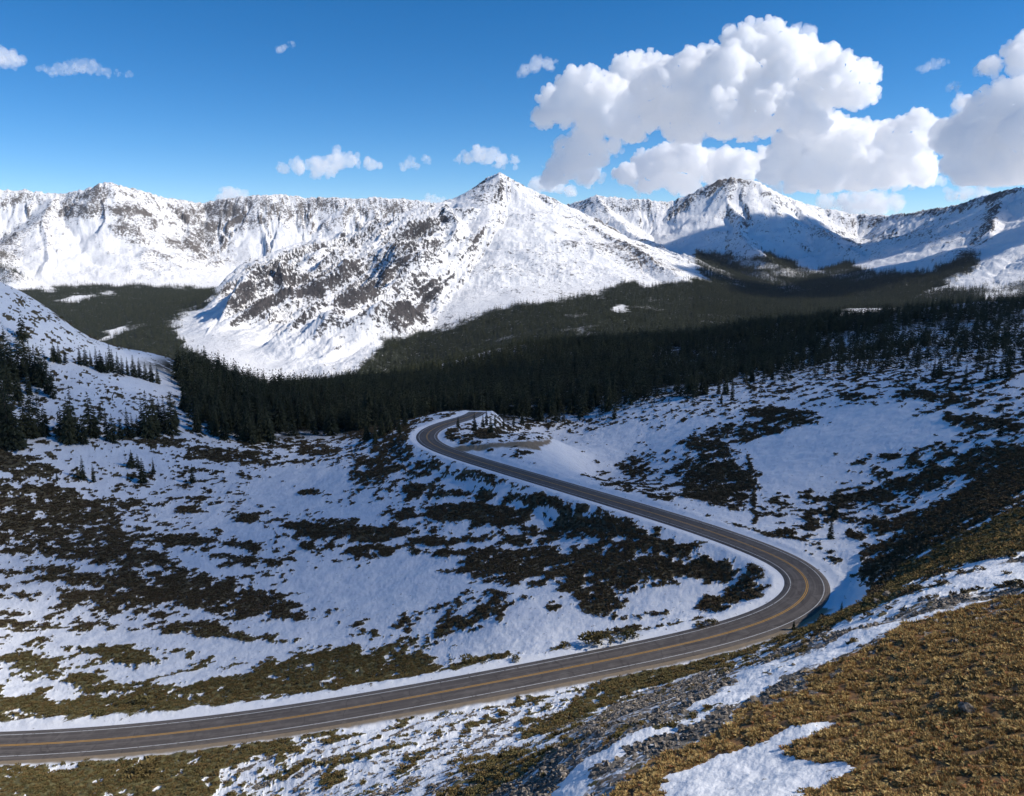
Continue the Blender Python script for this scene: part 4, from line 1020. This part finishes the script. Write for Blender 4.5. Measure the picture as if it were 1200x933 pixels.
# ---- shrubs
SM = leaf_mat('willow_leaves_shaded', (.075, .062, .034), (.16, .13, .065), (.11, .075, .05), .5)
SO = leaf_mat('scrub_leaves_sunlit', (.085, .080, .032), (.20, .175, .075), (.19, .12, .05), .5)  # sunlit counterpart of the darker shaded leaves above, light put in the colour
GM = grass_mat()
RM = N('lichen_rock'); RM.col(RM.mix(RM.ramp(RM.noise(1.3, 5, .65), .38, .62), (.075, .066, .055), (.36, .31, .26))); RM.bump(RM.noise(6, 4, .6), .08, .6); RM = RM.m
bushes = [bush(600+s, 46, .36) for s in range(7)]
def sample_cover(n, r0, r1, rs, key, az=(-36, 36), thr=.4, uni=False):
    if uni: r = rs.uniform(r0, r1, n); a = radians(1)*rs.uniform(*az, n); x, y = r*np.sin(a), r*np.cos(a)
    else: x, y, r, a = sample_near(n, r0, r1, az[0], az[1], rs)
    v = bil(a, r, CV[key]); k = v > rs.uniform(thr, 1, n)
    x, y, r, a = x[k], y[k], r[k], a[k]
    return x, y, bil(a, r, Z), r, a
rs = np.random.default_rng(31)
pts_ = []; mats_ = []
x, y, z, r, a = sample_cover(int(90000*SQ), 60, 240, rs, 'veg'); s_ = rs.uniform(.55, 1.2, len(x)); ol = bil(a, r, CV['olive']); 
x2, y2, z2, r2_, a2_ = sample_cover(int(90000*SQ), 240, 430, rs, 'veg'); s2 = rs.uniform(.8, 1.6, len(x2))
x3, y3, z3, r3, a3 = sample_cover(int(40000*SQ), 430, 760, rs, 'veg'); s3 = rs.uniform(1.3, 2.6, len(x3))
lit = ol > rs.uniform(.2, .8, len(ol))  # scrub in the sunlit zones takes the lighter leaf colour
xs = np.concatenate([x[~lit], x2, x3]); ys = np.concatenate([y[~lit], y2, y3]); zs_ = np.concatenate([z[~lit], z2, z3]); ss = np.concatenate([s_[~lit], s2, s3])
rdx, _, _ = road_dist(xs, ys); k = np.abs(rdx) > 6
print('shrubs', k.sum(), lit.sum())
scatter('willow_thicket', bushes, np.stack([xs, ys, zs_-.12], 1)[k], ss[k], SM, 'low brown willow scrub spread in patches over the snowy valley', 'scrub', zs=.85)
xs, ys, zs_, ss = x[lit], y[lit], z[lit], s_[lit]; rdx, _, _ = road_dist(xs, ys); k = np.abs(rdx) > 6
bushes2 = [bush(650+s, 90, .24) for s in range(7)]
scatter('sunlit_tone_scrub', bushes2, np.stack([xs, ys, zs_-.1], 1)[k], ss[k]*.9, SO, 'low scrub in a sunlit olive tone on the banks beside the near stretch of road', 'scrub', zs=.8)
# tundra grass
tufts = [tuft(700+s, 16) for s in range(6)]
x, y, z, r, a = sample_cover(int(330000*SQ), 22, 135, rs, 'grass', az=(0, 52), uni=True)
cl = fbm(x/1.1, y/1.1, 3, 95)
k = cl > -.05; x, y, z, r, cl = x[k], y[k], z[k], r[k], cl[k]
print('tufts', len(x))
cush = [bush(740+s, 34, .34, .5) for s in range(6)]
kc = rs.random(len(x)) < .30
scatter('tundra_cushions', cush, np.stack([x, y, z-.03], 1)[kc], (rs.uniform(.30, .75, len(x))*(1+.5*np.clip(cl, -.3, .6)))[kc], GM, 'rusty low cushion plants mixed through the golden tundra grass', 'tundra plants', tilt=.1, zs=.3)
scatter('tundra_grass', tufts, np.stack([x, y, z-.01], 1), rs.uniform(.18, .42, len(x))*(1+.6*np.clip(cl, -.3, .6))*np.clip(r/80, .8, 1.3), GM, 'dry golden tundra grass on the near slope at lower right', 'grass', tilt=.12)
# stones
stones = [rock_mesh(800+s, 1) for s in range(7)]
x, y, z, r, a = sample_cover(int(260000*SQ), 30, 150, rs, 'rock', az=(-25, 42), thr=.3)
print('stones', len(x))
scatter('scree', stones, np.stack([x, y, z+.0], 1), .14+.75*rs.random(len(x))**4, RM, 'loose grey scree stones on the near slope beside the road', 'scree', tilt=.5, zs=.7)
big = [raw_mesh('boulder', *rock_mesh(850+s, 3), smooth=False) for s in range(4)]
for b_ in big: b_.materials.append(RM)
for (px, py, w, lab) in [(1135,835,22,'largest grey boulder half buried in the golden grass at lower right'),(1018,772,9,'small dark boulder at the upper edge of the golden grass'),(850,786,11,'pale boulder in the talus above the road bank'),
        (862,800,10,'boulder below the pale one in the talus'),(835,795,9,'boulder at the left end of the talus patch'),(1100,815,8,'small stone in the golden grass left of the largest boulder'),(1045,838,8,'pale stone in the grass above the snow patch'),
        (1000,853,7,'small stone at the tip of the long snow patch'),(560,905,11,'grey boulder in the snow below the road'),(506,888,9,'grey boulder left of another in the snow below the road'),(930,780,8,'dark stone by the diagonal snow strip'),
        (902,791,8,'stone just left of the dark stone by the snow strip'),(1040,698,14,'dark boulder on the crest above the road curve'),(1028,706,12,'dark boulder left of the crest boulder'),(1120,752,9,'stone on the grass near the short snow streak')]:
    x, y, z = pix_ground(px, py); D = y*cp-z*sp; s = w*D/FOC
    o = link(bpy.data.objects.new('boulder', big[rt.integers(0, 4)])); o.location = (x, y, z+s*.1); o.scale = (s, s, s*.8); o.rotation_euler = (0, 0, rt.uniform(0, 6))
    tag(o, lab, 'boulder')
# a few bushes one can single out
bme = [raw_mesh('shrub', *bush(900+s, 260, .16), smooth=False) for s in range(4)]
for b_ in bme: b_.materials.append(SO)
for (px, py, w, lab) in [(663,757,14,'small round shrub in a sunlit tone on the snow just above the road'),(602,774,12,'small shrub in a sunlit tone on the snow left of the round one'),(545,778,22,'wide low shrub in a sunlit tone among the scrub above the road'),
        (700,752,34,'broad shrub in a sunlit olive tone on the snow bank above the road'),(735,748,22,'shrub in a sunlit olive tone right of the broad one above the road'),(165,828,20,'round shrub in the scrub above the road at left'),(118,838,16,'small brown shrub by the snow patch above the road at left'),
        (165,905,34,'bushy shrub in a sunlit tone below the road at left'),(820,735,14,'small shrub on the inner bank of the curve'),(835,733,16,'shrub right of a smaller one on the inner bank')]:
    x, y, z = pix_ground(px, py); D = y*cp-z*sp; s = w*D/FOC
    o = link(bpy.data.objects.new('shrub', bme[rt.integers(0, 4)])); o.location = (x, y, z-.08); o.scale = (s, s, s*.8); o.rotation_euler = (0, 0, rt.uniform(0, 6))
    tag(o, lab, 'shrub')

# ---- clouds
if DOCLOUDS: make_clouds()
def shade_cloud(foot, t, th, dens, label, seed, puff):
    """a real cloud up the sun's direction from the ground it shades: foot = list of (x, y, radius) on the ground"""
    rs = np.random.default_rng(seed); S = []
    for x, y, q, z0 in foot:
        c = np.array([x, y, z0])+SV*t
        n = max(4, int((q/puff)**2*3.2))
        for _ in range(n):
            rr = q*math.sqrt(rs.random()); an = rs.uniform(0, 6.283)
            S.append((c[0]+rr*math.cos(an), c[1]+rr*math.sin(an), c[2]+rs.uniform(-.2, .2)*th, puff*rs.uniform(.7, 1.1)))
    return build_cloud(S, puff/6, 'cloud', cloud_mat('cloud_vapour', dens), label, seed, 5)
FOOT = [(-60, 330, 110, -90), (-190, 350, 125, -90), (-330, 430, 190, -80), (70, 325, 100, -85), (180, 300, 130, -80), (0, 420, 200, -95), (250, 430, 220, -85), (420, 520, 260, -80), (-150, 560, 240, -100), (150, 700, 300, -100), (450, 800, 330, -95),
        (-350, 650, 260, -100), (700, 800, 300, -80), (300, 950, 260, -140), (600, 1000, 260, -110)]
if DOSHADE:
    shade_cloud(FOOT, 3200, 120, .0058, 'broad cloud high behind the camera that shades the valley', 7, 75)
    shade_cloud([(1480, 4550, 330, 60), (1150, 4500, 260, 20), (1750, 4750, 300, 60), (1180, 3350, 300, -240), (1480, 3450, 280, -230), (900, 3500, 200, -230)], 3600, 150, .018, 'cloud high to the right that shades the cirque', 8, 110)
    shade_cloud([(2250, 4000, 230, 100), (2050, 4350, 220, 100)], 3600, 120, .018, 'smaller cloud high to the right that shades the long ridge', 9, 100)

# ---- sky, sun, camera
w = bpy.data.worlds.new('World'); C.world = w; w.use_nodes = True; wn = w.node_tree
sky = wn.nodes.new('ShaderNodeTexSky'); sky.sky_type = 'NISHITA'; sky.sun_disc = False; sky.sun_elevation = se
sky.sun_rotation = math.pi-sa if False else math.pi-sa
sky.altitude = 4500; sky.air_density = AIR; sky.dust_density = 0.; sky.ozone_density = 2.5
hs = wn.nodes.new('ShaderNodeHueSaturation'); hs.inputs['Saturation'].default_value = 1.34; wn.links.new(sky.outputs[0], hs.inputs['Color']); wn.links.new(hs.outputs[0], wn.nodes['Background'].inputs[0]); wn.nodes['Background'].inputs[1].default_value = SKY
from mathutils import Vector
l = bpy.data.lights.new('sun', 'SUN'); l.energy = SUNE; l.angle = radians(.53); l.color = (1., .93, .83)
lo_ = link(bpy.data.objects.new('sun', l)); lo_.rotation_euler = Vector(SV).to_track_quat('Z', 'Y').to_euler(); lo_.location = (0, 0, 500)
cam = bpy.data.cameras.new('camera'); co = link(bpy.data.objects.new('camera', cam)); cam.sensor_width = 36; cam.lens = 36*FOC/PW; cam.clip_start = .3; cam.clip_end = 80000
co.rotation_euler = (radians(90)-PITCH, 0, 0); C.camera = co
if HAZE:
    hm = bpy.data.materials.new('haze'); hm.use_nodes = True; t = hm.node_tree
    for q in list(t.nodes): t.nodes.remove(q)
    oo = t.nodes.new('ShaderNodeOutputMaterial'); v = t.nodes.new('ShaderNodeVolumePrincipled'); v.inputs['Color'].default_value = (.72, .84, 1, 1); v.inputs['Density'].default_value = HAZE; v.inputs['Anisotropy'].default_value = 0.
    t.links.new(v.outputs[0], oo.inputs['Volume'])
    import bmesh
    bm = bmesh.new(); bmesh.ops.create_cube(bm, size=1.); me = bpy.data.meshes.new('haze'); bm.to_mesh(me); bm.free(); me.materials.append(hm)
    zt = float(Z2.max())+40; zb = float(Z2.min())-1.5
    o = link(bpy.data.objects.new('haze', me)); o.scale = (2.02*float(R2.max()), 2.02*float(R2.max()), zt-zb); o.location = (0, 0, (zt+zb)/2); tag(o, kind='stuff')
vs = C.view_settings; vs.view_transform = 'Standard'; vs.look = 'None'; vs.gamma = 1; vs.exposure = EXPO; vs.use_curve_mapping = False
cy = C.cycles; cy.max_bounces = VB; cy.diffuse_bounces = 3; cy.glossy_bounces = 2; cy.volume_bounces = VB; cy.transparent_max_bounces = 24; cy.transmission_bounces = 2
cy.use_denoising = True; cy.use_adaptive_sampling = True; cy.adaptive_threshold = .02; cy.caustics_reflective = False; cy.caustics_refractive = False
